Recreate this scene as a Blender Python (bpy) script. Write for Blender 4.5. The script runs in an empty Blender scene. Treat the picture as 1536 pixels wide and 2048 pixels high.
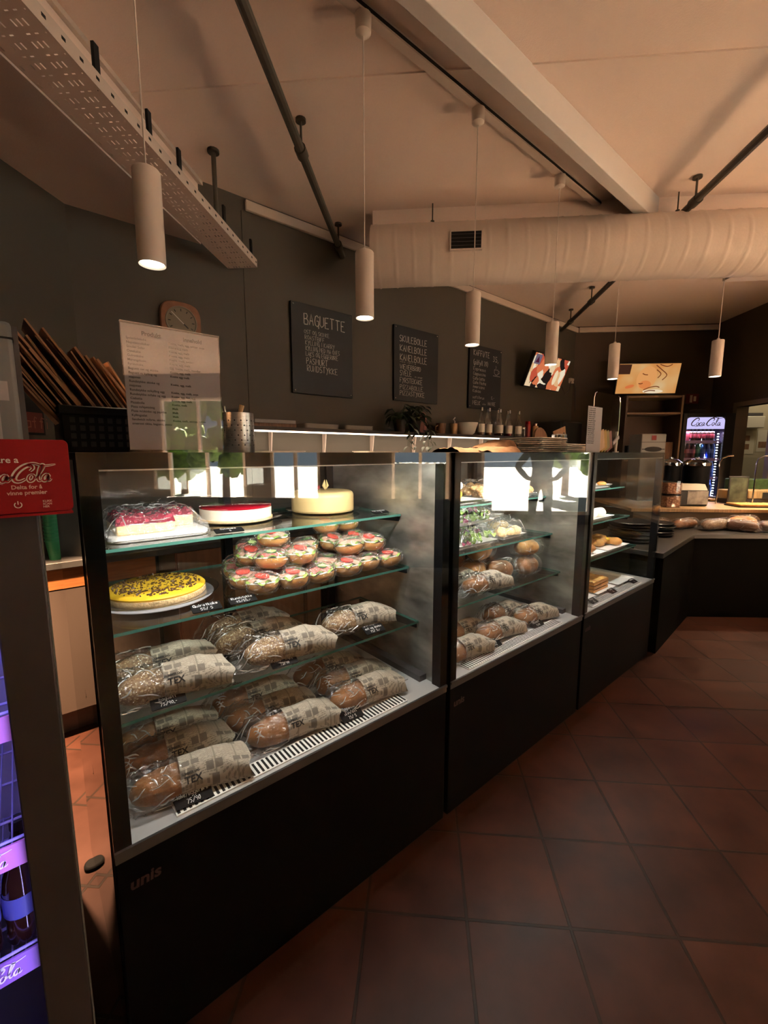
import bpy, math, random
from mathutils import Vector, Matrix, noise
random.seed(11)
S = bpy.context.scene
COL = S.collection
R = math.radians
s2 = math.sqrt(.5)

# ------------------------------------------------------------------ camera
# world: +X runs along the row of display cases, +Y behind them; the room itself is turned 45 degrees
cam_d = bpy.data.cameras.new('camera'); cam = bpy.data.objects.new('camera', cam_d); COL.objects.link(cam)
cam.location = (0, 0, 1.35)
cam.rotation_euler = (R(90 - 7.833), 0, R(49.766 - 90))
cam_d.sensor_fit = 'HORIZONTAL'; cam_d.sensor_width = 36; cam_d.lens = 865 / 1536 * 36
cam_d.clip_start = .02; cam_d.clip_end = 200
S.camera = cam

# ------------------------------------------------------------------ view, world, light
S.view_settings.view_transform = 'Standard'; S.view_settings.look = 'None'
S.view_settings.exposure = 0; S.view_settings.gamma = 1; S.view_settings.use_curve_mapping = False
cy = S.cycles
cy.max_bounces = 8; cy.diffuse_bounces = 4; cy.glossy_bounces = 4; cy.transmission_bounces = 6
cy.transparent_max_bounces = 48; cy.caustics_reflective = False; cy.caustics_refractive = False
cy.sample_clamp_indirect = 60; cy.use_denoising = True
try: cy.denoiser = 'OPENIMAGEDENOISE'
except Exception: pass

W = bpy.data.worlds.new('sky'); S.world = W; W.use_nodes = True
bg = W.node_tree.nodes['Background']; bg.inputs[0].default_value = (.74, .87, 1, 1); bg.inputs[1].default_value = 1.3

def RD(d, r, z=0):            # room frame (depth from the camera, right) to world
    return Vector(((d + r) * s2, (d - r) * s2, z))
ROOM = R(-45)                 # local x = room right, local y = room depth

def light(kind, name, loc, energy, color, rot=(0, 0, 0), parent=None, **k):
    l = bpy.data.lights.new(name, kind); l.energy = energy; l.color = color
    for a, b in k.items(): setattr(l, a, b)
    o = bpy.data.objects.new(name, l); COL.objects.link(o)
    o.location = loc; o.rotation_euler = rot
    if parent: o.parent = parent
    return o
SUN = light('SUN', 'sun', RD(2, 12, 8), 250.0, (1, .86, .68), angle=R(.6))
SUN.rotation_euler = Vector((-(RD(0, -1)).x, -(RD(0, -1)).y, .80)).to_track_quat('Z', 'Y').to_euler()
WIN_R = 7.0
WINS = [(2.5, 4.55), (.80, 1.90), (-1.6, -.6), (-3.7, -2.1)]       # window openings along the street wall (room depth from, to)
for i, (a, b) in enumerate(WINS):
    q = light('AREA', 'window_daylight', RD((a + b) / 2, WIN_R + .12, 1.3), 1, (1, 1, 1), shape='RECTANGLE', size=b - a, size_y=2.2)
    q.rotation_euler = (R(90), 0, R(-45 + 90)); q.data.cycles.is_portal = True

# ------------------------------------------------------------------ materials
def lk(nt, a, b): nt.links.new(a, b)
def mat(name, col, rough=.5, metal=0, spec=.5, noise_amt=0, noise_scale=20, bump=0, bump_scale=80, emit=None, estr=0, coat=0, stretch=None, aniso=0):
    m = bpy.data.materials.new(name); m.use_nodes = True; nt = m.node_tree; b = nt.nodes['Principled BSDF']
    b.inputs['Base Color'].default_value = (*col, 1); b.inputs['Roughness'].default_value = rough
    b.inputs['Metallic'].default_value = metal; b.inputs['Specular IOR Level'].default_value = spec
    if coat: b.inputs['Coat Weight'].default_value = coat; b.inputs['Coat Roughness'].default_value = .1
    if emit: b.inputs['Emission Color'].default_value = (*emit, 1); b.inputs['Emission Strength'].default_value = estr
    if noise_amt or bump:
        tc = nt.nodes.new('ShaderNodeTexCoord'); mp = nt.nodes.new('ShaderNodeMapping'); lk(nt, tc.outputs['Object'], mp.inputs[0])
        if stretch: mp.inputs['Scale'].default_value = stretch
    if noise_amt:
        n = nt.nodes.new('ShaderNodeTexNoise'); n.inputs['Scale'].default_value = noise_scale; n.inputs['Detail'].default_value = 5
        lk(nt, mp.outputs[0], n.inputs['Vector'])
        r = nt.nodes.new('ShaderNodeValToRGB'); e = r.color_ramp.elements
        e[0].position = .3; e[1].position = .7
        e[0].color = (*[max(0, c * (1 - noise_amt)) for c in col], 1); e[1].color = (*[min(1, c * (1 + noise_amt)) for c in col], 1)
        lk(nt, n.outputs[0], r.inputs[0]); lk(nt, r.outputs[0], b.inputs['Base Color'])
    if bump:
        n = nt.nodes.new('ShaderNodeTexNoise'); n.inputs['Scale'].default_value = bump_scale; n.inputs['Detail'].default_value = 4
        lk(nt, mp.outputs[0], n.inputs['Vector'])
        bp = nt.nodes.new('ShaderNodeBump'); bp.inputs['Strength'].default_value = bump; bp.inputs['Distance'].default_value = .01
        lk(nt, n.outputs[0], bp.inputs['Height']); lk(nt, bp.outputs[0], b.inputs['Normal'])
    return m

def clear(name, tint=(1, 1, 1), f0=.04, rough=0, gmax=1, bump=0, bump_scale=60, haze=0, hazecol=(1, 1, 1), power=5, stretch=None):
    """thin clear sheet: see-through plus mirror reflection by angle"""
    m = bpy.data.materials.new(name); m.use_nodes = True; nt = m.node_tree
    for n in list(nt.nodes):
        if n.type != 'OUTPUT_MATERIAL': nt.nodes.remove(n)
    out = nt.nodes['Material Output']
    tr = nt.nodes.new('ShaderNodeBsdfTransparent'); tr.inputs[0].default_value = (*tint, 1)
    gl = nt.nodes.new('ShaderNodeBsdfGlossy'); gl.inputs['Roughness'].default_value = rough
    lw = nt.nodes.new('ShaderNodeLayerWeight'); lw.inputs[0].default_value = .5
    pw = nt.nodes.new('ShaderNodeMath'); pw.operation = 'POWER'; pw.inputs[1].default_value = power; lk(nt, lw.outputs['Facing'], pw.inputs[0])
    mr = nt.nodes.new('ShaderNodeMapRange'); mr.inputs['To Min'].default_value = f0; mr.inputs['To Max'].default_value = gmax
    lk(nt, pw.outputs[0], mr.inputs['Value'])
    base = tr
    if haze:
        df = nt.nodes.new('ShaderNodeBsdfDiffuse'); df.inputs[0].default_value = (*hazecol, 1)
        h = nt.nodes.new('ShaderNodeMixShader'); h.inputs[0].default_value = haze
        lk(nt, tr.outputs[0], h.inputs[1]); lk(nt, df.outputs[0], h.inputs[2]); base = h
    mx = nt.nodes.new('ShaderNodeMixShader'); lk(nt, mr.outputs[0], mx.inputs[0]); lk(nt, base.outputs[0], mx.inputs[1]); lk(nt, gl.outputs[0], mx.inputs[2])
    lk(nt, mx.outputs[0], out.inputs[0])
    if bump:
        tc = nt.nodes.new('ShaderNodeTexCoord'); mp = nt.nodes.new('ShaderNodeMapping'); lk(nt, tc.outputs['Object'], mp.inputs[0])
        if stretch: mp.inputs['Scale'].default_value = stretch
        n = nt.nodes.new('ShaderNodeTexNoise'); n.inputs['Scale'].default_value = bump_scale; n.inputs['Detail'].default_value = 2; n.inputs['Distortion'].default_value = .6
        lk(nt, mp.outputs[0], n.inputs['Vector'])
        bp = nt.nodes.new('ShaderNodeBump'); bp.inputs['Strength'].default_value = bump; bp.inputs['Distance'].default_value = .02
        lk(nt, n.outputs[0], bp.inputs['Height']); lk(nt, bp.outputs[0], gl.inputs['Normal'])
    return m

def emis(name, col, st):
    m = bpy.data.materials.new(name); m.use_nodes = True; nt = m.node_tree
    for n in list(nt.nodes):
        if n.type != 'OUTPUT_MATERIAL': nt.nodes.remove(n)
    e = nt.nodes.new('ShaderNodeEmission'); e.inputs[0].default_value = (*col, 1); e.inputs[1].default_value = st
    lk(nt, e.outputs[0], nt.nodes['Material Output'].inputs[0]); return m

def speckle(name, base, spots, scale=90, thr=.35, rough=.5, bump=.5, spot2=None, spec=.5):
    """base colour strewn with round specks (seeds, sprinkles, crumbs)"""
    m = mat(name, base, rough, spec=spec); nt = m.node_tree; b = nt.nodes['Principled BSDF']
    tc = nt.nodes.new('ShaderNodeTexCoord')
    v = nt.nodes.new('ShaderNodeTexVoronoi'); v.inputs['Scale'].default_value = scale; lk(nt, tc.outputs['Object'], v.inputs['Vector'])
    r = nt.nodes.new('ShaderNodeValToRGB'); e = r.color_ramp.elements; e[0].position = thr; e[1].position = thr + .08
    e[0].color = (1, 1, 1, 1); e[1].color = (0, 0, 0, 1); lk(nt, v.outputs['Distance'], r.inputs[0])
    c2 = nt.nodes.new('ShaderNodeMix'); c2.data_type = 'RGBA'
    sp = nt.nodes.new('ShaderNodeSeparateColor'); lk(nt, v.outputs['Color'], sp.inputs[0]); lk(nt, sp.outputs[0], c2.inputs[0])
    c2.inputs[6].default_value = (*spots, 1); c2.inputs[7].default_value = (*(spot2 or spots), 1)
    mx = nt.nodes.new('ShaderNodeMix'); mx.data_type = 'RGBA'; lk(nt, r.outputs[0], mx.inputs[0])
    n = nt.nodes.new('ShaderNodeTexNoise'); n.inputs['Scale'].default_value = 14; n.inputs['Detail'].default_value = 4; lk(nt, tc.outputs['Object'], n.inputs['Vector'])
    rb = nt.nodes.new('ShaderNodeValToRGB'); rb.color_ramp.elements[0].color = (*[c * .55 for c in base], 1); rb.color_ramp.elements[1].color = (*[min(1, c * 1.35) for c in base], 1)
    rb.color_ramp.elements[0].position = .3; rb.color_ramp.elements[1].position = .7
    lk(nt, n.outputs[0], rb.inputs[0]); lk(nt, rb.outputs[0], mx.inputs[6]); lk(nt, c2.outputs[2], mx.inputs[7]); lk(nt, mx.outputs[2], b.inputs['Base Color'])
    bp = nt.nodes.new('ShaderNodeBump'); bp.inputs['Strength'].default_value = bump; bp.inputs['Distance'].default_value = .003
    lk(nt, r.outputs[0], bp.inputs['Height']); lk(nt, bp.outputs[0], b.inputs['Normal'])
    return m

M = {}
M['black'] = mat('black_steel', (.004, .004, .0045), .4, spec=.12)
M['blackgloss'] = mat('black_gloss', (.004, .004, .0045), .03, spec=.5)
M['blackmatt'] = mat('black_matt', (.008, .008, .008), .6, spec=.3)
M['blackplastic'] = mat('black_plastic', (.012, .012, .013), .4)
M['white'] = mat('white_paint', (.78, .76, .72), .5)
M['whitegloss'] = mat('white_glaze', (.82, .80, .77), .15)
M['paper'] = mat('white_paper', (.38, .375, .40), .6)
M['ink'] = mat('black_ink', (.02, .02, .02), .6)
M['chalk'] = mat('chalk', (.62, .60, .57), .9)
M['marker'] = mat('white_marker', (.95, .95, .95), .7)
M['steel'] = mat('brushed_steel', (.55, .54, .52), .3, 1, noise_amt=.18, noise_scale=6, bump=.12, bump_scale=5, stretch=(3, 3, 30))
M['steelwall'] = mat('smeared_steel', (.40, .39, .36), .34, .85, noise_amt=.55, noise_scale=5, bump=.35, bump_scale=9, stretch=(1, 1, 2.2))
M['deck'] = mat('deck_steel', (.52, .52, .52), .32, .35, noise_amt=.1, noise_scale=5)
M['chrome'] = mat('chrome', (.8, .8, .8), .12, 1)
M['grey'] = mat('fridge_grey', (.048, .042, .044), .5, noise_amt=.04)
M['lightgrey'] = mat('light_grey', (.17, .19, .20), .4)
M['wood'] = mat('orange_wood', (.42, .16, .05), .4, noise_amt=.25, noise_scale=7, stretch=(1, 1, 14))
M['oak'] = mat('pale_oak', (.55, .36, .18), .45, noise_amt=.2, noise_scale=9, stretch=(12, 1, 1))
M['brownwood'] = mat('brown_wood', (.22, .11, .055), .45, noise_amt=.3, noise_scale=9, stretch=(8, 1, 1))
M['kraft'] = mat('kraft_paper', (.36, .20, .11), .8, noise_amt=.12, noise_scale=30, bump=.15, bump_scale=40)
M['plate'] = mat('cream_plate', (.86, .82, .74), .3)
M['glass'] = clear('clear_glass', (.97, .985, .98), .035)
M['frontglass'] = clear('front_glass', (.96, .975, .97), .07)
M['shelfglass'] = clear('shelf_glass', (.90, .95, .93), .05)
M['acrylic'] = clear('acrylic', (.97, .97, .98), .05)
M['bottleglass'] = clear('bottle_glass', (.80, .80, .78), .10, power=3)
M['film'] = clear('cling_film', (.98, .98, .98), .05, .20, bump=1.0, bump_scale=60, haze=.02, power=4)
M['crease'] = clear('film_crease', (.95, .95, .95), .5, .36, power=3)
M['bagfilm'] = clear('bag_film', (.97, .97, .97), .08, .20, bump=1.0, bump_scale=24, haze=0, power=3, stretch=(1, 2.2, 2.2))
M['dome'] = clear('clear_plastic', (.96, .96, .96), .06, .03, power=3)
M['greenedge'] = mat('green_glass_edge', (.06, .17, .135), .2)
M['cardblack'] = mat('card_black', (.006, .006, .006), .7, spec=.1)
M['led'] = emis('led_white', (1, .97, .92), 9)
M['ledwarm'] = emis('led_warm', (1, .80, .62), 5)
M['bulb'] = emis('lamp_lens', (1, .88, .70), 14)
M['violet'] = mat('violet_wire', (.42, .38, .75), .35)
M['red'] = mat('sign_red', (.30, .006, .010), .55, spec=.25)
M['redsoft'] = mat('dark_red', (.30, .03, .03), .5)
M['pink'] = mat('pink_strip', (.62, .22, .48), .4)
M['cola'] = mat('cola', (.03, .009, .005), .08, coat=.6)
M['label_blue'] = mat('blue_label', (.12, .14, .42), .4)
M['terra_pot'] = mat('dark_pot', (.05, .035, .03), .5)
M['leaf'] = mat('leaf', (.022, .04, .014), .45, noise_amt=.4, noise_scale=30)
M['pinkitem'] = mat('dusty_pink', (.30, .12, .10), .5)
M['crust'] = mat('crust', (.24, .095, .025), .45, noise_amt=.45, noise_scale=16, bump=.3, bump_scale=50, spec=.4)
M['bun'] = mat('bun', (.56, .26, .07), .4, noise_amt=.30, noise_scale=14, spec=.4)
M['crumb'] = mat('bread_crumb', (.80, .66, .42), .8, bump=.3)
M['seed'] = speckle('seeded_crust', (.23, .13, .06), (.50, .37, .20), 170, .40, spot2=(.30, .18, .10))
M['ham'] = mat('ham', (.62, .34, .25), .35, noise_amt=.4, noise_scale=30)
M['salami'] = speckle('salami', (.50, .10, .08), (.80, .45, .38), 300, .30, bump=.1)
M['lettuce'] = mat('lettuce', (.22, .34, .06), .4, noise_amt=.6, noise_scale=40)
M['redleaf'] = mat('red_leaf', (.20, .03, .06), .4, noise_amt=.6, noise_scale=40)
M['tomato'] = mat('tomato', (.68, .05, .03), .2, noise_amt=.25, noise_scale=60)
M['cucumber'] = mat('cucumber', (.50, .58, .22), .25, noise_amt=.3, noise_scale=70)
M['cuke_skin'] = mat('cucumber_skin', (.05, .14, .02), .3)
M['cream'] = mat('cream_filling', (.86, .80, .68), .5, noise_amt=.06, noise_scale=50)
M['jelly'] = mat('red_jelly', (.33, .008, .02), .05, coat=1)
M['cherry'] = speckle('cherry_topping', (.20, .006, .022), (.38, .03, .06), 70, .42, rough=.12, bump=1)
M['sponge'] = mat('sponge', (.80, .58, .30), .8, bump=.5, bump_scale=120, noise_amt=.18, noise_scale=60)
M['marzipan'] = mat('marzipan', (.80, .58, .26), .45, noise_amt=.05, noise_scale=12)
M['yellowcream'] = mat('yellow_cream', (.82, .50, .03), .4, bump=.2, bump_scale=40)
M['choc'] = mat('chocolate', (.10, .045, .02), .5)
M['pastry'] = speckle('pastry', (.58, .33, .13), (.82, .64, .36), 60, .34)
M['pizza'] = speckle('pizza', (.75, .42, .12), (.50, .12, .04), 45, .40, spot2=(.85, .65, .25))
M['fig'] = mat('physalis', (.80, .62, .28), .4)
M['green_cup'] = mat('green_cup', (.03, .20, .08), .35)
M['nuts'] = speckle('nuts', (.34, .14, .07), (.58, .32, .18), 60, .42)

# ------------------------------------------------------------------ mesh builder
class MB:
    def __init__(s): s.v = []; s.f = []; s.m = []
    def add(s, vs, fs, mi=0):
        o = len(s.v); s.v += [tuple(v) for v in vs]; s.f += [tuple(i + o for i in f) for f in fs]; s.m += [mi] * len(fs); return s
    def box(s, x0, x1, y0, y1, z0, z1, mi=0, rot=None, piv=None):
        vs = [Vector((x, y, z)) for z in (z0, z1) for x, y in ((x0, y0), (x1, y0), (x1, y1), (x0, y1))]
        if rot is not None:
            p = Vector(piv) if piv else sum(vs, Vector()) / 8
            vs = [rot @ (v - p) + p for v in vs]
        return s.add(vs, [(0, 3, 2, 1), (4, 5, 6, 7), (0, 1, 5, 4), (1, 2, 6, 5), (2, 3, 7, 6), (3, 0, 4, 7)], mi)
    def rbox(s, x0, x1, y0, y1, z0, z1, r=.02, n=5, mi=0):        # box with rounded upright corners
        pts = []
        for cx, cy_, a0 in ((x1 - r, y1 - r, 0), (x0 + r, y1 - r, 90), (x0 + r, y0 + r, 180), (x1 - r, y0 + r, 270)):
            for k in range(n + 1):
                a = R(a0 + 90 * k / n); pts.append((cx + r * math.cos(a), cy_ + r * math.sin(a)))
        return s.prism(pts, z0, z1, mi)
    def prism(s, pts, z0, z1, mi=0):
        n = len(pts); vs = [(x, y, z0) for x, y in pts] + [(x, y, z1) for x, y in pts]
        return s.add(vs, [tuple(range(n - 1, -1, -1)), tuple(range(n, 2 * n))] + [(i, (i + 1) % n, n + (i + 1) % n, n + i) for i in range(n)], mi)
    def lathe(s, prof, n=24, c=(0, 0, 0), sx=1, sy=1, mi=0, cap=True):
        vs = []; 
        for r, z in prof:
            for k in range(n):
                a = 2 * math.pi * k / n; vs.append((c[0] + sx * r * math.cos(a), c[1] + sy * r * math.sin(a), c[2] + z))
        fs = []
        for i in range(len(prof) - 1):
            for k in range(n):
                a, b = i * n + k, i * n + (k + 1) % n; fs.append((a, b, b + n, a + n))
        if cap:
            if prof[0][0] > 1e-6: fs.append(tuple(range(n - 1, -1, -1)))
            if prof[-1][0] > 1e-6: fs.append(tuple(range((len(prof) - 1) * n, len(prof) * n)))
        return s.add(vs, fs, mi)
    def cyl(s, p0, p1, r0, r1=None, n=12, mi=0): return s.tube([p0, p1], [r0, r0 if r1 is None else r1], n, mi)
    def tube(s, pts, r, n=8, mi=0, cap=True):
        pts = [Vector(p) for p in pts]; rs = r if isinstance(r, (list, tuple)) else [r] * len(pts)
        vs = []; up = None
        for i, p in enumerate(pts):
            t = (pts[min(i + 1, len(pts) - 1)] - pts[max(i - 1, 0)]).normalized()
            if up is None: up = Vector((0, 0, 1)) if abs(t.z) < .9 else Vector((1, 0, 0))
            a = t.cross(up).normalized(); b = a.cross(t).normalized(); up = b
            for k in range(n):
                g = 2 * math.pi * k / n; vs.append(p + (a * math.cos(g) + b * math.sin(g)) * rs[i])
        fs = [(i * n + k, i * n + (k + 1) % n, (i + 1) * n + (k + 1) % n, (i + 1) * n + k) for i in range(len(pts) - 1) for k in range(n)]
        if cap: fs += [tuple(range(n - 1, -1, -1)), tuple(range((len(pts) - 1) * n, len(pts) * n))]
        return s.add(vs, fs, mi)
    def grid(s, fn, nu, nv, mi=0, closed_u=False):
        vs = [fn(i / nu, j / nv) for j in range(nv + 1) for i in range(nu if closed_u else nu + 1)]
        w = nu if closed_u else nu + 1
        fs = [(j * w + i, j * w + (i + 1) % w, (j + 1) * w + (i + 1) % w, (j + 1) * w + i) for j in range(nv) for i in range(nu)]
        return s.add(vs, fs, mi)
    def xf(s, mtx):
        s.v = [tuple(mtx @ Vector(v)) for v in s.v]; return s
    def build(s, name, mats, parent=None, ang=35, bev=0, loc=None, rot=None):
        me = bpy.data.meshes.new(name); me.from_pydata(s.v, [], s.f)
        for m in (mats if isinstance(mats, (list, tuple)) else [mats]): me.materials.append(m)
        for p, mi in zip(me.polygons, s.m): p.material_index = mi; p.use_smooth = True
        me.update(); me.set_sharp_from_angle(angle=R(ang))
        o = bpy.data.objects.new(name, me); COL.objects.link(o)
        if parent: o.parent = parent
        if loc is not None: o.location = loc
        if rot is not None: o.rotation_euler = rot
        if bev:
            b = o.modifiers.new('bevel', 'BEVEL'); b.width = bev; b.segments = 2; b.limit_method = 'ANGLE'; b.angle_limit = R(40); b.harden_normals = False
        return o

def tag(o, label, cat, group=None, kind=None):
    o['label'] = label; o['category'] = cat
    if group: o['group'] = group
    if kind: o['kind'] = kind
    return o
def thing(name, label, cat, loc=(0, 0, 0), rz=0, group=None):
    o = bpy.data.objects.new(name, None); COL.objects.link(o); o.empty_display_size = .05
    o.location = loc; o.rotation_euler = (0, 0, rz); return tag(o, label, cat, group)
def struct(o, label=None):
    o['kind'] = 'structure'
    if label: o['label'] = label
    return o
KIDS = {}
def dup(root, loc, rz=0, label=None, group=None, rot=None):
    def cp(o, par):
        c = o.copy(); COL.objects.link(c)
        if par: c.parent = par
        for ch in [k for k in bpy.data.objects if k.parent == o]: cp(ch, c)
        return c
    c = cp(root, None); c.location = loc; c.rotation_euler = rot if rot else (0, 0, rz)
    if label: c['label'] = label
    if group: c['group'] = group
    return c

# ------------------------------------------------------------------ writing
GL = {'A': '0,0 3,10 6,0|1,4 5,4', 'B': '0,0 0,10 4,10 5,8 4,5 0,5|4,5 6,3 5,0 0,0', 'C': '6,8 4,10 1,9 0,5 1,1 4,0 6,2', 'D': '0,0 0,10 4,9 6,5 4,1 0,0', 'E': '6,10 0,10 0,0 6,0|0,5 4,5',
      'F': '6,10 0,10 0,0|0,5 4,5', 'G': '6,8 4,10 1,9 0,5 1,1 4,0 6,2 6,5 3,5|6,4 6,-2', 'H': '0,0 0,10|6,0 6,10|0,5 6,5', 'I': '1,0 1,10', 'K': '0,0 0,10|6,10 0,4 6,0', 'L': '0,10 0,0 5,0',
      'M': '0,0 1,10 4,4 7,10 8,0', 'N': '0,0 0,10 6,0 6,10', 'O': '3,10 0,7 0,3 3,0 6,3 6,7 3,10', 'P': '0,0 0,10 4,10 6,8 4,5 0,5', 'R': '0,0 0,10 4,10 6,8 4,5 0,5 6,0', 'S': '6,9 3,10 0,8 1,6 5,4 6,2 3,0 0,1',
      'T': '0,10 7,10|3,10 3,0', 'U': '0,10 0,2 3,0 6,2 6,10', 'V': '0,10 3,0 6,10', 'W': '0,10 2,0 4,7 6,0 8,10', 'Y': '0,10 3,5|6,10 1,-2', 'Z': '0,10 6,10 0,0 6,0', 'Å': '0,0 3,9 6,0|1,4 5,4|2,11 3,12 4,11 3,10 2,11',
      'Ø': '3,10 0,7 0,3 3,0 6,3 6,7 3,10|0,0 6,10', '/': '0,-1 5,11', '0': '2,10 0,7 0,3 2,0 4,3 4,7 2,10', '2': '0,8 2,10 4,8 0,0 5,0', '3': '0,9 3,10 4,8 2,5 5,3 3,0 0,1', '5': '5,10 1,10 0,6 3,6 5,3 3,0 0,1',
      '7': '0,10 5,10 2,0', '9': '5,7 3,10 0,8 1,5 5,6 4,0', '4': '4,0 4,10 0,4 6,4', '(': '3,11 0,7 0,3 3,-2', ')': '0,11 3,7 3,3 0,-2', ',': '1,1 0,-2', '-': '0,5 4,5', '.': '0,0 .8,0', ' ': '',
      'a': '5,6 1,6 0,3 1,0 5,1|5,6 5,0', 'b': '0,10 0,0 4,0 5,3 4,6 0,5', 'c': '5,5 2,6 0,3 2,0 5,1', 'd': '5,10 5,0 1,0 0,3 1,6 5,5', 'e': '0,3 5,3 4,6 1,6 0,3 1,0 5,1', 'f': '5,9 3,10 2,8 2,0|0,6 4,6',
      'g': '5,6 1,6 0,3 1,0 5,1|5,6 5,-3 1,-4', 'h': '0,10 0,0|0,5 3,6 5,5 5,0', 'i': '1,6 1,0|1,8 1,9', 'k': '0,10 0,0|4,6 0,3 4,0', 'l': '1,10 1,0 2,0', 'm': '0,6 0,0|0,5 2,6 3,5 3,0|3,5 5,6 6,5 6,0',
      'n': '0,6 0,0|0,5 3,6 5,5 5,0', 'o': '2,6 0,3 2,0 4,0 5,3 4,6 2,6', 'p': '0,6 0,-4|0,5 3,6 5,4 4,0 0,1', 'r': '0,6 0,0|0,4 2,6 4,6', 's': '4,5 2,6 0,5 4,2 3,0 0,1', 't': '2,9 2,1 4,0|0,6 4,6',
      'u': '0,6 0,1 2,0 5,1|5,6 5,0', 'v': '0,6 2,0 5,6', 'y': '0,6 2,0|5,6 2,0 0,-4', 'å': '5,6 1,6 0,3 1,0 5,1|5,6 5,0|2,9 3,10 4,9 3,8 2,9', 'ø': '2,6 0,3 2,0 4,0 5,3 4,6 2,6|0,-1 5,7', 'z': '0,6 5,6 0,0 5,0'}
def ribbon(mb, pts, w, mi=0, th=.0007, widths=None):
    """flat stroke in the local xy plane, slightly raised"""
    n = len(pts); L = []; Rr = []
    for i, p in enumerate(pts):
        t = (Vector(pts[min(i + 1, n - 1)]) - Vector(pts[max(i - 1, 0)])); t = t.normalized() if t.length > 1e-9 else Vector((1, 0))
        nn = Vector((-t.y, t.x)); ww = (widths[i] if widths else w) / 2
        L.append((p[0] + nn.x * ww, p[1] + nn.y * ww)); Rr.append((p[0] - nn.x * ww, p[1] - nn.y * ww))
    vs = [(x, y, th) for x, y in L] + [(x, y, th) for x, y in Rr]
    mb.add(vs, [(n + i, n + i + 1, i + 1, i) for i in range(n - 1)], mi)
def hand(lines, w=.06, jit=.35, wide=1.0):
    """lines: (x, y, height, text) -> handwriting in one mesh"""
    mb = MB()
    for x, y, h, t in lines:
        cx = x
        for ch in t:
            g = GL.get(ch) or GL.get(ch.upper()) or ''
            k = h / 10; mxw = 0
            for st in g.split('|'):
                if not st: continue
                pts = [tuple(float(q) for q in p.split(',')) for p in st.split()]
                mxw = max(mxw, max(p[0] for p in pts))
                pts = [(cx + (p[0] + random.uniform(-jit, jit)) * k * wide, y + (p[1] + random.uniform(-jit, jit)) * k) for p in pts]
                ribbon(mb, pts, h * w if w < 1 else w)
            cx += ((mxw or 3) + 2.2) * k * wide
    return mb
def font_mesh(t, size, align='LEFT', shear=0, bold=0, wide=1, extrude=0.0004):
    cu = bpy.data.curves.new('lettering', 'FONT'); cu.body = t; cu.size = size; cu.align_x = align; cu.shear = shear; cu.offset = bold; cu.extrude = extrude; cu.resolution_u = 3
    cu.space_character = wide
    o = bpy.data.objects.new('lettering', cu); COL.objects.link(o)
    me = bpy.data.meshes.new_from_object(o.evaluated_get(bpy.context.evaluated_depsgraph_get()))
    bpy.data.objects.remove(o); bpy.data.curves.remove(cu)
    return me
def font_mb(rows):
    """rows: (x, y, size, text, align, shear, bold) -> one builder in the xy plane"""
    mb = MB()
    for x, y, sz, t, al, sh, bo in rows:
        me = font_mesh(t, sz, al, sh, bo)
        mb.add([(v.co.x + x, v.co.y + y, v.co.z) for v in me.vertices], [tuple(p.vertices) for p in me.polygons])
        bpy.data.meshes.remove(me)
    return mb
UP = Matrix.Rotation(R(90), 4, 'X')        # lay xy writing upright, facing -y
def spline(P, n=6):
    P = [Vector(p) for p in P]; out = []
    for i in range(len(P) - 1):
        p0, p1, p2, p3 = P[max(i - 1, 0)], P[i], P[i + 1], P[min(i + 2, len(P) - 1)]
        for k in range(n):
            t = k / n; out.append(.5 * ((2 * p1) + (p2 - p0) * t + (2 * p0 - 5 * p1 + 4 * p2 - p3) * t * t + (3 * p1 - p0 - 3 * p2 + p3) * t ** 3))
    out.append(P[-1]); return [(p[0], p[1]) for p in out]
def script_logo(h, mb=None, ox=0, oy=0, sub=False, fat=1.0):
    """flowing script lettering 'Coca-Cola', cap height h, about 3.9 h wide"""
    mb = mb or MB()
    bigC = [(.86, .60), (.98, .78), (.86, .97), (.58, .90), (.30, .62), (.16, .28), (.24, .04), (.46, .0), (.70, .14)]
    def o_(x): return [(x + .17, .40), (x + .04, .34), (x, .14), (x + .1, .0), (x + .24, .08), (x + .28, .28), (x + .17, .40), (x + .26, .34)]
    def c_(x): return [(x + .28, .30), (x + .22, .40), (x + .06, .30), (x + .02, .10), (x + .14, .0), (x + .32, .12)]
    def a_(x): return [(x + .28, .36), (x + .14, .40), (x + .02, .22), (x + .06, .02), (x + .2, .06), (x + .29, .36), (x + .26, .06), (x + .36, .02), (x + .44, .12)]
    l_ = [(3.06, .12), (3.26, .5), (3.38, .9), (3.28, .96), (3.2, .7), (3.18, .2), (3.26, .0), (3.38, .08)]
    st = [(bigC, .13), (o_(.78), .09), (c_(1.12), .09), (a_(1.46), .09), ([(1.92, .22), (2.1, .25)], .08),
          ([(x + 1.9, y) for x, y in bigC], .13), (o_(2.72), .09), (l_, .09), (a_(3.4), .09),
          ([(.46, .0), (.8, -.12), (1.25, -.03), (1.6, -.13)], .05), ([(2.86, .80), (2.62, .99), (2.9, 1.06), (3.4, .92), (3.95, 1.0)], .07)]
    for P, w in st:
        q = spline(P, 5); n = len(q)
        q = [(ox + (x + .18 * y) * h, oy + y * h) for x, y in q]
        ribbon(mb, q, w * h, widths=[h * w * fat * (.55 + .75 * math.sin(math.pi * (i + .5) / n)) for i in range(n)])
    return mb
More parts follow.
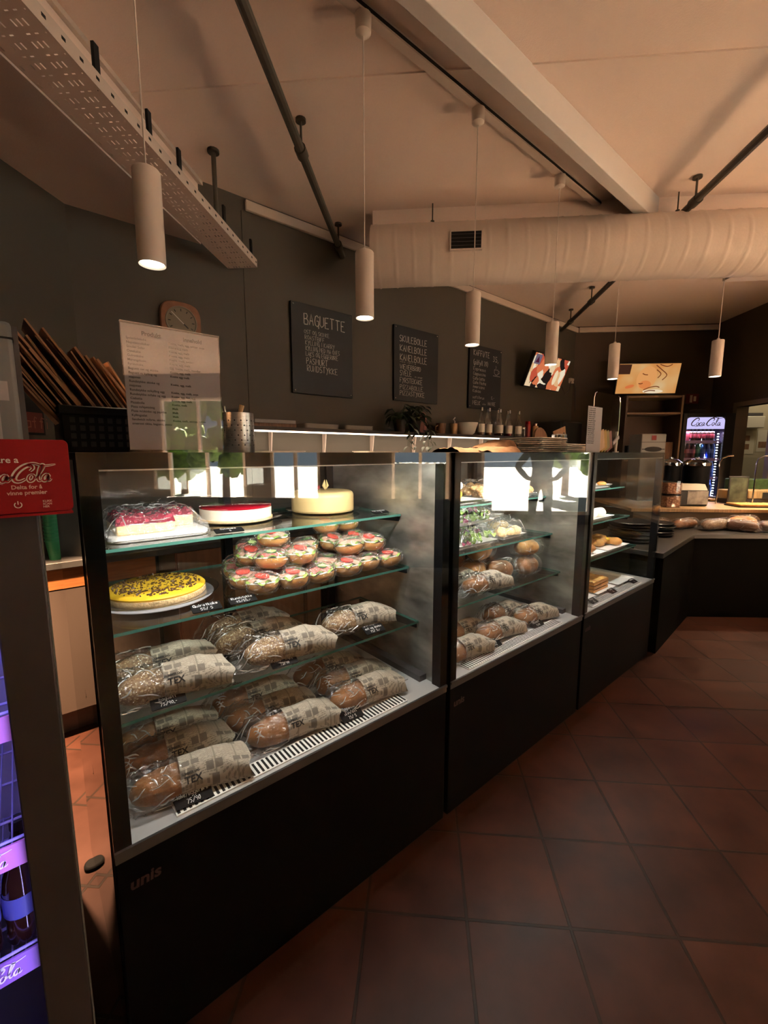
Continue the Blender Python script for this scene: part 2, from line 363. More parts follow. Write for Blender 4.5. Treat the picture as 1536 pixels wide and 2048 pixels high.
# ------------------------------------------------------------------ the room
def tile_mat():
    m = mat('terracotta_tiles', (.2, .08, .05), .36, spec=.22); nt = m.node_tree; b = nt.nodes['Principled BSDF']
    tc = nt.nodes.new('ShaderNodeTexCoord'); mp = nt.nodes.new('ShaderNodeMapping'); lk(nt, tc.outputs['Object'], mp.inputs[0])
    mp.inputs['Location'].default_value = (-.15 + .2945 * 40, -1.105 + .2945 * 40, 0)
    br = nt.nodes.new('ShaderNodeTexBrick'); br.offset = 0; br.squash = 1
    br.inputs['Scale'].default_value = 1; br.inputs['Brick Width'].default_value = .2945; br.inputs['Row Height'].default_value = .2945
    br.inputs['Mortar Size'].default_value = .0048; br.inputs['Mortar Smooth'].default_value = .25
    br.inputs['Color1'].default_value = (.064, .0245, .0145, 1); br.inputs['Color2'].default_value = (.047, .020, .0135, 1); br.inputs['Mortar'].default_value = (.026, .016, .011, 1)
    lk(nt, mp.outputs[0], br.inputs['Vector'])
    n = nt.nodes.new('ShaderNodeTexNoise'); n.inputs['Scale'].default_value = 7; n.inputs['Detail'].default_value = 6; lk(nt, mp.outputs[0], n.inputs['Vector'])
    r = nt.nodes.new('ShaderNodeValToRGB'); r.color_ramp.elements[0].color = (.62, .60, .60, 1); r.color_ramp.elements[1].color = (1.25, 1.2, 1.2, 1)
    r.color_ramp.elements[0].position = .3; r.color_ramp.elements[1].position = .72; lk(nt, n.outputs[0], r.inputs[0])
    mx = nt.nodes.new('ShaderNodeMix'); mx.data_type = 'RGBA'; mx.blend_type = 'MULTIPLY'; mx.inputs[0].default_value = 1
    lk(nt, br.outputs['Color'], mx.inputs[6]); lk(nt, r.outputs[0], mx.inputs[7]); lk(nt, mx.outputs[2], b.inputs['Base Color'])
    mr = nt.nodes.new('ShaderNodeMapRange'); mr.inputs['To Min'].default_value = .26; mr.inputs['To Max'].default_value = .55; lk(nt, n.outputs[0], mr.inputs['Value']); lk(nt, mr.outputs[0], b.inputs['Roughness'])
    sub = nt.nodes.new('ShaderNodeMath'); sub.operation = 'MULTIPLY_ADD'; sub.inputs[1].default_value = -1.0; sub.inputs[2].default_value = 0
    lk(nt, br.outputs['Fac'], sub.inputs[0])
    n2 = nt.nodes.new('ShaderNodeMath'); n2.operation = 'MULTIPLY_ADD'; n2.inputs[1].default_value = .35; lk(nt, n.outputs[0], n2.inputs[0]); lk(nt, sub.outputs[0], n2.inputs[2])
    bp = nt.nodes.new('ShaderNodeBump'); bp.inputs['Strength'].default_value = .5; bp.inputs['Distance'].default_value = .006; lk(nt, n2.outputs[0], bp.inputs['Height']); lk(nt, bp.outputs[0], b.inputs['Normal'])
    return m
M['tile'] = tile_mat()
M['ceil'] = mat('ceiling_paint', (.85, .715, .645), .7, bump=.12, bump_scale=180)
M['wall'] = mat('olive_wall_paint', (.084, .075, .060), .6, noise_amt=.04, noise_scale=3, bump=.05, bump_scale=200)
M['walldark'] = mat('brown_wall_paint', (.075, .052, .034), .6, noise_amt=.06, noise_scale=3)
M['kitchenwall'] = mat('beige_wall_paint', (.46, .40, .28), .6)
M['trim'] = mat('white_trim', (.66, .57, .51), .5)
M['pipe'] = mat('galvanised_pipe', (.075, .065, .05), .45, .3)
M['beamside'] = mat('beam_paint', (.62, .58, .56), .5)
RR = (0, 0, ROOM)
def room(name, mb, m, **k): return struct(mb.build(name, m, rot=RR, **k))

ZC = 2.92; ZL = 2.57; RS = -1.31; RL = -1.77; YW = 2.80; DB = 5.9; RRT = 3.637
room('floor', MB().box(-6, 7.1, -5, 6.2, -.1, 0), M['tile'])
room('ceiling', MB().box(RS, 7.1, -5, 6.2, ZC, ZC + .1), M['ceil'])
mb = MB(); mb.box(RL - .2, RS, -5, 4, ZL, ZL + .1); mb.box(RS - .06, RS, -5, 4, ZL + .1, ZC); mb.box(RS, RS + .002, -5, 4, ZL, ZC)
room('ceiling_lower', mb, M['ceil'])
room('trim_1', MB().box(RS, RS + .022, -5, 3.2, ZC - .022, ZC), M['trim'])
room('trim_2', MB().box(RS, 7, 2.035, 2.135, ZC - .007, ZC), M['ceil'])
room('wall_street', MB().box(7, 7.1, -5, WINS[3][0], 0, 3).box(7, 7.1, WINS[3][1], WINS[2][0], 0, 3).box(7, 7.1, WINS[2][1], WINS[1][0], 0, 3).box(7, 7.1, WINS[1][1], WINS[0][0], 0, 3).box(7, 7.1, WINS[0][1], 4.9, 0, 3)
     .box(7, 7.1, -5, 4.9, 2.45, 3).box(7, 7.1, -5, 4.9, 0, .18), M['walldark'])
for i, (a, b) in enumerate(WINS):
    mb = MB()
    for y0, y1, z0, z1 in ((a, b, .18, .24), (a, b, 2.39, 2.45), (a, a + .06, .24, 2.39), (b - .06, b, .24, 2.39), ((a + b) / 2 - .03, (a + b) / 2 + .03, .24, 2.39)): mb.box(7.02, 7.08, y0, y1, z0, z1)
    w = room('window_%d' % (i + 1), mb, M['white'])
    p = MB().box(7.048, 7.052, a + .06, b - .06, .24, 2.39).build('window_pane', M['glass'], w)
room('wall_behind', MB().box(-6, 7.1, -5.1, -5, 0, 3), M['walldark'])
room('wall_side', MB().box(RRT, 7.1, 4.75, 4.85, 0, 3), M['walldark'])
struct(MB().box(.2, 5.75, YW, YW + .1, 0, 3).build('wall_left', M['wall']))
room('wall_corner', MB().box(RL - .1, RL, -5, 2.3, 0, 3), M['wall'])
room('wall_back', MB().box(1.85, RRT + .1, DB, DB + .1, 0, 3), M['walldark'])
DO0, DO1, DOZ = 4.87, 5.46, 1.87
mb = MB().box(RRT, RRT + .1, DO1, DB, 0, 3).box(RRT, RRT + .1, 3.3, DO0, 0, 3).box(RRT, RRT + .1, DO0, DO1, DOZ, 3)  # nearer stretch is unseen, extended to shade the far ceiling
room('wall_right', mb, M['walldark'])
room('door_1', MB().box(RRT - .015, RRT + .115, DO1 - .05, DO1 + .012, 0, DOZ + .05).box(RRT - .015, RRT + .115, DO0, DO1, DOZ - .0, DOZ + .05).box(RRT - .015, RRT + .115, DO0 - .01, DO0 + .05, 0, DOZ + .05), mat('door_frame_paint', (.20, .15, .11), .5))
mb = MB().box(4.75, 4.85, 4.85, 6.2, 0, 3).box(RRT + .1, 4.85, 6.1, 6.2, 0, 3)
room('wall_kitchen', mb, M['kitchenwall'])
struct(MB().box(1.23, 5.58, YW - .022, YW, 2.845, 2.905).build('trim_3', M['trim'], bev=.004))
room('trim_4', MB().box(1.98, RRT, DB - .022, DB, 2.845, 2.905), M['trim'])
struct(MB().box(1.205, 1.225, YW - .006, YW, .9, 2.84).build('trim_5', M['wall']))
struct(MB().box(-3, 3.2, 1.13, 1.197, 2.785, ZC).build('beam_1', M['beamside'], bev=.004))
room('beam_2', MB().box(-.33, RRT, 3.06, 3.20, 2.79, ZC), M['ceil'])

# outdoors, seen only mirrored in the case glass, plus added light blockers
M['ground'] = mat('paving', (.17, .17, .17), .8, noise_amt=.1, noise_scale=2)
room('ground', MB().box(7.1, 40, -30, 30, -.15, -.02), M['ground'])
room('awning', MB().box(7.1, 10.4, 2.25, 7, 2.6, 2.66).box(7.1, 10.4, -1.85, .55, 2.6, 2.66), M['ground'])  # unseen canopies added to keep the sun out of some windows
M['tree'] = mat('tree_leaves', (.16, .24, .05), .7, noise_amt=.7, noise_scale=6)
hb = MB().grid(lambda u, v: (8.12 + .30 * u + .05 * noise.noise(Vector((u * 4, v * 30, 1))), .2 + 2.5 * v, 1.12 + .05 * noise.noise(Vector((u * 6, v * 40, 3)))), 6, 60)
hb.grid(lambda u, v: (8.12 + .05 * noise.noise(Vector((u * 9, v * 30, 7))), .2 + 2.5 * v, -.02 + 1.13 * u), 14, 60).box(8.16, 8.40, .22, 2.66, -.02, 1.05)
tag(hb.build('hedge', mat('hedge_leaves', (.018, .03, .008), .7, noise_amt=.6, noise_scale=20), rot=RR, ang=25), 'low clipped dark hedge outside the sunny street window', 'hedge')  # added to keep bright paving out of the case reflections
def tree(d, r, h, lab):
    t = thing('street_tree', lab, 'tree', RD(d, r, -.02), 0, 'trees across the street')
    MB().tube([(0, 0, 0), (.03, 0, h * .3), (0, .05, h * .6)], [.12, .09, .05]).build('trunk', M['brownwood'], t)
    mb = MB()
    for k in range(26):
        a, rr, z = random.uniform(0, 6.28), random.uniform(0, h * .26), random.uniform(h * .22, h)
        c = Vector((rr * math.cos(a), rr * math.sin(a), z)); q = random.uniform(.3, .55) * h * .22
        mb.grid(lambda u, v, c=c, q=q: c + Vector((math.cos(u * 6.283) * math.sin(v * math.pi), math.sin(u * 6.283) * math.sin(v * math.pi), math.cos(v * math.pi))) * q * (1 + .35 * noise.noise(Vector((u * 9, v * 7, c.x * 3)))), 10, 7)
    mb.build('foliage', M['tree'], t, ang=180)
tree(-4.6, 11.5, 4.2, 'leafy street tree outside, mirrored over the first case'); tree(-6.5, 12.5, 3.6, 'lower street tree outside beside the taller one')
tree(6.0, 13, 4.5, 'street tree outside, mirrored at the edge of the second case')

# ------------------------------------------------------------------ ceiling fittings
def cable_tray():
    m = mat('perforated_white_steel', (.85, .70, .63), .5); nt = m.node_tree; b = nt.nodes['Principled BSDF']
    tc = nt.nodes.new('ShaderNodeTexCoord'); sx = nt.nodes.new('ShaderNodeSeparateXYZ'); lk(nt, tc.outputs['Object'], sx.inputs[0])
    def mth(op, a, bb=None, c=None):
        n = nt.nodes.new('ShaderNodeMath'); n.operation = op
        for i, q in enumerate((a, bb, c)):
            if q is None: continue
            if isinstance(q, (int, float)): n.inputs[i].default_value = q
            else: lk(nt, q, n.inputs[i])
        return n.outputs[0]
    x, y = sx.outputs[0], sx.outputs[1]
    fx = mth('FRACT', mth('DIVIDE', x, .0165)); fy = mth('FRACT', mth('DIVIDE', y, .062))
    slot = mth('MULTIPLY', mth('LESS_THAN', fx, .32), mth('LESS_THAN', mth('ABSOLUTE', mth('SUBTRACT', fy, .3)), .17))
    fx2 = mth('FRACT', mth('DIVIDE', x, .024))
    dot = mth('MULTIPLY', mth('LESS_THAN', fx2, .5), mth('LESS_THAN', mth('ABSOLUTE', mth('SUBTRACT', fy, .80)), .045))
    gap = mth('GREATER_THAN', mth('FRACT', mth('ADD', mth('DIVIDE', x, .066), .1)), .28)
    hole = mth('MULTIPLY', mth('MAXIMUM', slot, dot), gap)
    edge = mth('LESS_THAN', mth('ABSOLUTE', x), .083); hole = mth('MULTIPLY', hole, edge)
    lk(nt, mth('SUBTRACT', 1, hole), b.inputs['Alpha'])
    t = thing('cable_tray', 'long perforated white cable tray under the lower ceiling', 'cable tray', RD(0, -1.08, 2.45), ROOM)
    MB().box(-.09, .09, -1.2, 2.70, 0, .0015).build('tray_floor', m, t)
    white = M['trim']
    for sx_ in (-1, 1):
        mb = MB().box(sx_ * .09 - .001, sx_ * .09 + .001, -1.2, 2.7, 0, .045)
        for k in range(60): mb.box(sx_ * .0905, sx_ * .0915, -1.1 + k * .064, -1.1 + k * .064 + .014, .02, .029, 1)
        mb.build('side_lip', [white, M['blackmatt']], t)
    for d in (1.40, 1.66, 1.86, 2.27, 2.62):
        MB().box(.078, .088, d, d + .022, .002, .125).build('hanger', M['blackmatt'], t)
    MB().cyl((-.02, 2.42, .002), (-.02, 2.42, .455), .012).cyl((-.02, 2.42, .455), (-.02, 2.42, .47), .03).build('drop_rod', M['pipe'], t)
cable_tray()

def pipe(pts, lab, clamps):
    t = thing('sprinkler_pipe', lab, 'pipe', RD(0, 0, 0), ROOM, 'pipes under the ceiling')
    MB().tube(pts, .021, 10).build('tube', M['pipe'], t)
    for c in clamps:
        i = 0; f = (c - pts[0][1]) / (pts[-1][1] - pts[0][1]); x = pts[0][0] + f * (pts[-1][0] - pts[0][0]); z = pts[0][2] + f * (pts[-1][2] - pts[0][2])
        MB().cyl((x, c - .03, z), (x, c + .03, z), .028).cyl((x, c, z), (x, c, ZC - .006), .006).cyl((x, c, ZC - .012), (x, c, ZC), .025).build('pipe_clamp', M['pipe'], t)
pipe([(-.585, -2, 2.79), (-.585, 3.36, 2.775)], 'grey pipe running under the ceiling to the chalkboard wall', (2.25, 3.2))
pipe([(1.44, -1, 2.79), (1.655, 5.55, 2.79)], 'grey pipe running under the ceiling past the round duct', (2.86, 4.55, 5.2))

def duct():
    t = thing('ventilation_duct', 'long round ribbed ventilation duct below the ceiling', 'duct', RD(3.05, 0, 2.628), ROOM)
    n = 420; L0, L1 = -.33, 4.0; Rr = .182
    def fn(u, v):
        x = L0 + (L1 - L0) * v; a = u * 2 * math.pi
        rid = max(0, 1 - abs(((x + .010 * math.sin(a * 1.0)) / .115) % 1 - .5) * 14)
        q = Rr + .0045 * rid + .0022 * noise.noise(Vector((x * 5, math.cos(a) * 2, math.sin(a) * 2)))
        return (x, math.cos(a) * q, math.sin(a) * q)
    mb = MB().grid(fn, 40, n, closed_u=True)
    mb.add([(L0, math.cos(k * math.pi / 20) * Rr, math.sin(k * math.pi / 20) * Rr) for k in range(40)], [tuple(range(40))])
    mb.build('shell', mat('duct_wrap', (.66, .57, .51), .55, bump=.08, bump_scale=60), t, ang=60)
    g = MB().box(.165, .36, -.196, -.14, -.055, .055).build('grille', M['trim'], t)
    mb = MB().box(.172, .353, -.1965, -.19, -.048, .048); mb.build('grille_opening', M['blackmatt'], g)
    mb = MB()
    for k in range(4): mb.box(.172, .353, -.199, -.195, -.032 + k * .021, -.029 + k * .021)
    mb.build('grille_slats', M['grey'], g)
    for x in (.06, 1.55, 2.9): MB().cyl((x, -.04, .17), (x, -.04, ZC - 2.628), .004).cyl((x, -.04, .170), (x, -.04, .19), .012).build('hanger_rod', M['pipe'], t)
duct()
t = thing('ceiling_panel', 'flat white panel hung behind the round duct', 'panel', RD(3.50, 2.55, 2.555), ROOM)
MB().box(-.42, 1.0, -.14, -.03, 0, .05).build('body', M['trim'], t, bev=.004)
MB().cyl((-.2, -.08, .04), (-.2, -.08, ZC - 2.555), .004).cyl((.85, -.08, .04), (.85, -.08, ZC - 2.555), .004).build('hanger_rods', M['pipe'], t)
t = thing('spotlight', 'small black spotlight near the top of the right wall', 'lamp', RD(4.75, 3.5, 2.78), ROOM)
MB().cyl((0, 0, 0), (-.03, -.09, -.05), .03, .035).build('head', M['blackplastic'], t); MB().cyl((0, 0, 0), (0, 0, .14), .008).build('stem', M['blackplastic'], t)

t = thing('light_track', 'straight white lighting track that carries the hanging lamps', 'light track', (0, 1.395, ZC))
MB().box(-1.5, 3.15, -.018, .018, -.03, 0).build('rail', M['trim'], t)
MB().box(-1.5, 3.15, -.0205, -.018, -.022, -.010).box(-1.5, 3.15, .018, .0205, -.022, -.010).build('grooves', M['blackmatt'], t)

M['shade'] = mat('lamp_white', (.74, .66, .60), .45)
def pendant():
    t = thing('pendant_lamp', '', 'lamp', (0, 0, 0), 0, 'white tube lamps above the display cases')
    prof = [(.030, .004), (.0345, 0), (.0355, .004), (.0355, .236), (.033, .240), (.010, .240)]
    MB().lathe(prof, 32, cap=False).build('shade', M['shade'], t, ang=50)
    MB().lathe([(0, .004), (.0325, .004)], 28, cap=False).build('lens', M['bulb'], t)
    MB().lathe([(.010, .240), (.009, .252), (.003, .256)], 16).build('cord_grip', M['shade'], t)
    MB().cyl((0, 0, .25), (0, 0, ZC - 1.865 - .06), .0022).build('cord', M['shade'], t)
    MB().lathe([(.012, ZC - 1.865 - .095), (.028, ZC - 1.865 - .085), (.030, ZC - 1.865 - .032)], 20).build('track_adapter', M['shade'], t)
    sp = light('SPOT', 'lamp_beam', (0, 0, -.002), 50, (1, .74, .48), parent=t, spot_size=R(70), spot_blend=.8, shadow_soft_size=.03)
    return t
pl0 = pendant()
pl0['label'] = 'white tube lamp hanging nearest, largest of all, left of the product list'
pl0.location = (.338, 1.395, 1.865)
for x, y, lab in ((1.083, 1.395, 'white tube lamp hanging beside the BAGUETTE chalkboard'), (1.74, 1.395, 'white tube lamp hanging in front of the coffee chalkboard'),
                  (2.478, 1.395, 'white tube lamp hanging in front of the pizza screen'), (3.285, 1.372, 'white tube lamp hanging at the left edge of the child screen'), (3.715, .876, 'white tube lamp hanging alone at far right over the counter')):
    dup(pl0, (x, y, 1.865), 0, lab)

for d, r, lab in ((4.10, 3.13, 'white tube lamp over the bread ledge, beyond the right picture edge'), (4.10, 3.46, 'white tube lamp at the end of the counter row, beyond the right edge')):  # extra lamps added out of view to brighten bread and counter
    P = RD(d, r); q_ = dup(pl0, (P.x, P.y, 1.865), 0, lab)
    for k in [q for q in bpy.data.objects if q.parent == q_ and q.type == 'LIGHT']: k.data = k.data.copy(); k.data.energy = 90; k.data.spot_size = R(112)
al = dup(pl0, (-.10, 2.06, 1.865), 0, 'white tube lamp over the aisle behind the drinks fridge')  # extra lamp added out of view for the bright aisle floor
for k in [q for q in bpy.data.objects if q.parent == al and q.type == 'LIGHT']:
    k.data = k.data.copy(); k.data.energy = 1250; k.data.spot_size = R(50); k.data.color = (1, .60, .34)
o = MB().rbox(3.95, 6.85, .55, 2.3, .0005, .012, .05).build('rug', mat('sand_rug', (.62, .43, .30), .9, noise_amt=.1, noise_scale=30), rot=RR); tag(o, 'large sand coloured rug by the street windows, outside the frame', 'rug')  # unseen, added to throw warm sunlight up to the ceiling
o = MB().rbox(3.95, 6.85, -3.9, -1.9, .0005, .012, .05).build('rug', bpy.data.materials['sand_rug'], rot=RR); tag(o, 'second sand coloured rug by the rear street window, outside the frame', 'rug')  # second unseen bounce surface, added for the left ceiling
# unseen bench, added to hide the sun patch and shade the floor
t = thing('bench_seat', 'long dark upholstered bench between the seating area and the cases, outside the frame', 'bench', RD(0, 3.3), ROOM)
MB().box(-.1, .5, -4.2, 2.1, .12, .42).build('seat', M['blackmatt'], t, bev=.03); MB().box(-.12, -.02, -4.2, 2.1, .12, .86).build('backrest', M['blackmatt'], t, bev=.03)
for y in (-4.1, -1.0, 2.0): MB().box(-.08, .45, y - .03, y + .03, 0, .12).build('leg', M['blackmatt'], t)

# ------------------------------------------------------------------ chalkboard wall
def fit(x, y, h, t, wd):
    u = 0
    for ch in t:
        g = GL.get(ch) or GL.get(ch.upper()) or ''
        mxw = max([float(p.split(',')[0]) for st in g.split('|') if st for p in st.split()] or [3]); u += mxw + 2.2
    return hand([(x, y, h, t)], .085, .3, wide=wd / (u * h / 10))
def board(x0, x1, z0, z1, lab, rows, extra=None):
    t = thing('chalkboard', lab, 'chalkboard', (x0, YW, z0), 0, 'chalkboards on the wall'); w, h = x1 - x0, z1 - z0
    MB().box(0, w, -.022, -.001, 0, h).build('panel', mat('slate', (.013, .014, .016), .55, noise_amt=.25, noise_scale=5), t, bev=.002)
    for sx in (.018, w - .018):
        for sz in (.018, h - .018): MB().lathe([(.006, 0), (.006, .003), (.003, .005)], 10).xf(Matrix.Translation((sx, -.022, sz)) @ Matrix.Rotation(R(90), 4, 'X')).build('screw', M['chrome'], t)
    mb = MB()
    for r in rows:
        q = fit(*r); mb.add(q.v, q.f)
    if extra:
        me = MB()
        for pts in extra: ribbon(me, pts, .003)
        me.xf(Matrix.Translation((0, -.0222, h)) @ UP).build('cup_drawing', M['chalk'], t)
    mb.xf(Matrix.Translation((0, -.0222, h)) @ UP).build('chalk_lettering', M['chalk'], t)
board(1.52, 2.035, 1.765, 2.375, 'chalkboard headed BAGUETTE, leftmost on the wall', [
    (.10, -.135, .072, 'BAGUETTE', .355), (.10, -.198, .026, 'OST OG SKINKE', .21), (.104, -.236, .028, 'ROASTBIFF', .165), (.107, -.272, .030, 'KYLLING I KARRY', .25),
    (.109, -.310, .030, 'KYLLING MED MAJONES', .29), (.109, -.348, .030, 'LAKS OG EGGERØRE', .275), (.112, -.402, .042, 'PÅSMURT', .185), (.116, -.452, .042, 'RUNDSTYKKE', .265)])
board(2.46, 2.99, 1.785, 2.392, 'chalkboard listing buns from SKULEBOLLE down to PIZZASTYKKE', [
    (.06, -.125, .05, 'SKULEBOLLE', .33), (.066, -.20, .05, 'KANELBOLLE', .325), (.066, -.275, .052, 'KANELBOLLE', .325), (.066, -.292, .012, 'med vanilje', .19),
    (.066, -.345, .038, 'WIENERBRØD', .25), (.066, -.398, .042, 'SVELE', .14), (.24, -.402, .016, 'm smør', .10), (.066, -.455, .040, 'FYRSTEKAKE', .27), (.066, -.51, .036, 'PIZZABOLLE', .28), (.066, -.56, .038, 'PIZZASTYKKE', .30)])
cup = [[(.40, -.20), (.40, -.235), (.42, -.25), (.45, -.25), (.465, -.235), (.465, -.20), (.40, -.20)], [(.465, -.21), (.485, -.21), (.485, -.23), (.465, -.235)], [(.42, -.19), (.43, -.175), (.42, -.16)], [(.38, -.262), (.50, -.262)]]
board(3.435, 3.955, 1.785, 2.392, 'chalkboard headed KAFFI/TE 35 above the syrup bottles', [
    (.06, -.10, .052, 'KAFFI/TE', .26), (.37, -.125, .052, '35,', .10), (.06, -.185, .045, '(påfyll 20)', .235), (.06, -.24, .03, 'Espresso', .20), (.06, -.285, .03, 'Cappuccino', .20),
    (.06, -.33, .03, 'Cafe latte', .19), (.06, -.37, .03, 'Cafe Mocha', .21), (.06, -.41, .028, 'Americano', .19), (.06, -.45, .028, 'Kakao', .13), (.06, -.51, .026, 'saft/brus', .19), (.06, -.57, .04, 'MELK', .13), (.22, -.565, .016, 'eller', .06), (.31, -.565, .036, 'HAVRE', .13), (.36, -.50, .026, '5,-', .06)], cup)

def clock():
    t = thing('wall_clock', 'rounded square wooden wall clock behind the product list', 'clock', (.805, YW, 2.10))
    def se(r, n=48, p=3.2):
        o = []
        for k in range(n):
            a = 2 * math.pi * k / n; c, s_ = math.cos(a), math.sin(a)
            o.append((r * math.copysign(abs(c) ** (2 / p), c), r * math.copysign(abs(s_) ** (2 / p), s_)))
        return o
    MB().prism(se(.112), 0, .03).xf(UP).build('frame', mat('clock_wood', (.30, .13, .07), .4, noise_amt=.2, noise_scale=20), t, bev=.006)
    MB().lathe([(0, .0302), (.078, .0302), (.082, .036), (.086, .036), (.087, .030)], 40, cap=False).xf(UP).build('dial', [mat('dial', (.27, .24, .18), .3)], t)
    for k in range(12):
        mb = MB(); a = R(30 * k); ribbon(mb, [(.058 * math.sin(a), .058 * math.cos(a)), (.072 * math.sin(a), .072 * math.cos(a))], .005)
        mb.xf(Matrix.Translation((0, -.0305, 0)) @ UP).build('hour_mark', M['ink'], t)
    mb = MB(); ribbon(mb, [(-.052, .048), (.012, -.011)], .005); mb.xf(Matrix.Translation((0, -.033, 0)) @ UP).build('minute_hand', M['white'], t)
    mb = MB(); ribbon(mb, [(0, 0), (.036, -.032)], .007); mb.xf(Matrix.Translation((0, -.032, 0)) @ UP).build('hour_hand', M['ink'], t)
clock()
# small framed sign on the corner wall
t = thing('framed_sign', 'narrow dark framed sign on the wall beside the tall drink fridge', 'sign', RD(1.86, RL, 1.43), R(-45 + 90))
MB().box(-.10, .06, -.018, -.001, 0, .23).build('frame', M['blackmatt'], t); MB().box(-.09, .05, -.0205, -.018, .01, .10).build('picture', mat('dim_red', (.12, .02, .015), .6), t)
hand([(-.075, .03, .05, 'kaffi')], .09).xf(Matrix.Translation((0, -.021, 0)) @ UP).build('lettering', mat('dim_brown', (.25, .10, .06), .6), t)

# ------------------------------------------------------------------ shelf with light strip on the chalkboard wall
t = thing('wall_shelf', 'long dark wall shelf with a glowing strip along its front edge', 'shelf', (0, 0, 0))
MB().box(1.08, 4.52, 2.55, YW, 1.488, 1.512).build('board', mat('dark_shelf', (.05, .04, .033), .5), t)
MB().box(1.08, 4.1, 2.553, 2.563, 1.478, 1.488).build('light_strip', M['ledwarm'], t)
light('AREA', 'strip_glow', (2.6, 2.57, 1.474), 7, (1, .74, .52), (R(25), 0, 0), shape='RECTANGLE', size=3.0, size_y=.02)
for x in (1.34, 1.77, 2.225, 2.70, 3.17, 3.65, 4.2):
    MB().box(x - .007, x + .007, YW - .012, YW, 1.25, 1.488).add([(x - .003, 2.755, 1.488), (x + .003, 2.755, 1.488), (x - .003, 2.755, 1.475), (x + .003, 2.755, 1.475), (x - .006, YW - .012, 1.488), (x + .003, YW - .016, 1.488), (x - .003, YW - .012, 1.25), (x + .003, YW - .012, 1.25)],
        [(0, 1, 3, 2), (2, 3, 7, 6), (0, 2, 6, 4), (1, 5, 7, 3)]).build('bracket', M['trim'], t)
t = thing('wall_shelf', 'lower wall shelf mostly hidden behind the display cases', 'shelf', (0, 0, 0))
MB().box(1.15, 3.9, 2.50, YW, 1.322, 1.340).build('board', M['trim'], t)
def slab(name, lab, cat, x0, x1, y0, y1, z0, z1, m, bev=.002, group=None, rz=0):
    o = MB().box(-(x1 - x0) / 2, (x1 - x0) / 2, -(y1 - y0) / 2, (y1 - y0) / 2, 0, z1 - z0).build(name, m, bev=bev, loc=((x0 + x1) / 2, (y0 + y1) / 2, z0), rot=(0, 0, rz))
    return tag(o, lab, cat, group)
ZS = 1.512
slab('paper_stack', 'stack of pale paper sheets on top of brown cartons, left end of lit shelf', 'paper', 1.14, 1.42, 2.57, 2.76, ZS + .022, ZS + .044, M['paper'])
slab('carton', 'flat brown carton under the pale paper on the lit shelf', 'box', 1.12, 1.43, 2.58, 2.77, ZS, ZS + .022, M['brownwood'])
M['tray_w'] = mat('paper_tray', (.50, .46, .42), .6)
def traystack(x0, x1, n, where):
    for k in range(n):
        mb = MB().rbox(x0, x1, 2.585, 2.77, 0, .005, .02).rbox(x0 - .005, x1 + .005, 2.58, 2.775, .005, .007, .02)
        o = mb.build('paper_tray', M['tray_w'], loc=(0, 0, ZS + k * .0085)); tag(o, '%s white paper tray in the %s pile on the lit shelf' % (['bottom', 'second', 'third', 'top'][k] if n == 4 else ['bottom', 'middle', 'top'][k], where), 'tray', 'paper trays on the lit shelf')
traystack(1.50, 1.77, 4, 'left'); traystack(1.83, 2.08, 4, 'right')
for x0, x1, lab in ((1.17, 1.46, 'white serving tray on the lower wall shelf, left of two'), (2.0, 2.30, 'white serving tray on the lower wall shelf, right of two')):
    o = MB().rbox(x0, x1, 2.53, 2.74, 0, .014, .02).rbox(x0 - .01, x1 + .01, 2.52, 2.75, .014, .02, .025).build('serving_tray', M['plate'], loc=(0, 0, 1.34)); tag(o, lab, 'tray', 'serving trays on the lower shelf')

def plant(x, y, n, seed, lab, trail):
    rnd = random.Random(seed)
    t = thing('potted_plant', lab, 'plant', (x, y, ZS), 0, 'potted plants on the lit shelf')
    MB().lathe([(.040, 0), (.052, .10), (.055, .10), (.055, .088), (.048, .088), (0, .085)], 20).build('pot', M['terra_pot'], t)
    lv, st = MB(), MB()
    def leaf(p, d, L, up):
        d = d.normalized(); side = d.cross(Vector((0, 0, 1))); side = side.normalized() if side.length > .1 else Vector((1, 0, 0)); nrm = side.cross(d)
        pts = []
        for i in range(5):
            f = i / 4; w = L * .28 * math.sin(math.pi * min(1, f * .9 + .08)); c = p + d * L * f - Vector((0, 0, 1)) * L * .5 * f * f
            pts += [c - side * w + nrm * w * .3, c, c + side * w + nrm * w * .3]
        lv.add(pts, [(i * 3 + k, i * 3 + k + 1, i * 3 + k + 4, i * 3 + k + 3) for i in range(4) for k in range(2)])
    for k in range(n):
        a = rnd.uniform(0, 6.283); e = rnd.uniform(.3, 1.3); L = rnd.uniform(.06, .15)
        p0 = Vector((rnd.uniform(-.02, .02), rnd.uniform(-.02, .02), .088)); dr_ = Vector((math.cos(a) * math.cos(e), math.sin(a) * math.cos(e) * .6 - .15, math.sin(e)))
        p1 = p0 + dr_ * L; p1.y = min(p1.y, YW - y - .08); st.tube([p0, (p0 + p1) / 2 + Vector((0, 0, .012)), p1], .0016, 5)
        dd = Vector((math.cos(a), min(.1, math.sin(a)), rnd.uniform(-.5, .2))); leaf(p1, dd, rnd.uniform(.05, .085), 0)
    for k in range(trail):
        a = rnd.uniform(-2.6, -.5); q = Vector((math.cos(a) * .05, -.05, .10)); pts = [q]
        for i in range(6):
            q = q + Vector((rnd.uniform(-.02, .02), -.035 if i < 2 else rnd.uniform(-.006, .004), .01 if i == 0 else -.045)); pts.append(q.copy())
            if i > 0: leaf(q, Vector((rnd.choice((-1, 1)), rnd.uniform(-.6, .1), -.3)), rnd.uniform(.04, .06), 0)
        st.tube(pts, .0016, 5)
    lv.build('leaves', M['leaf'], t, ang=180); st.build('stems', M['leaf'], t)
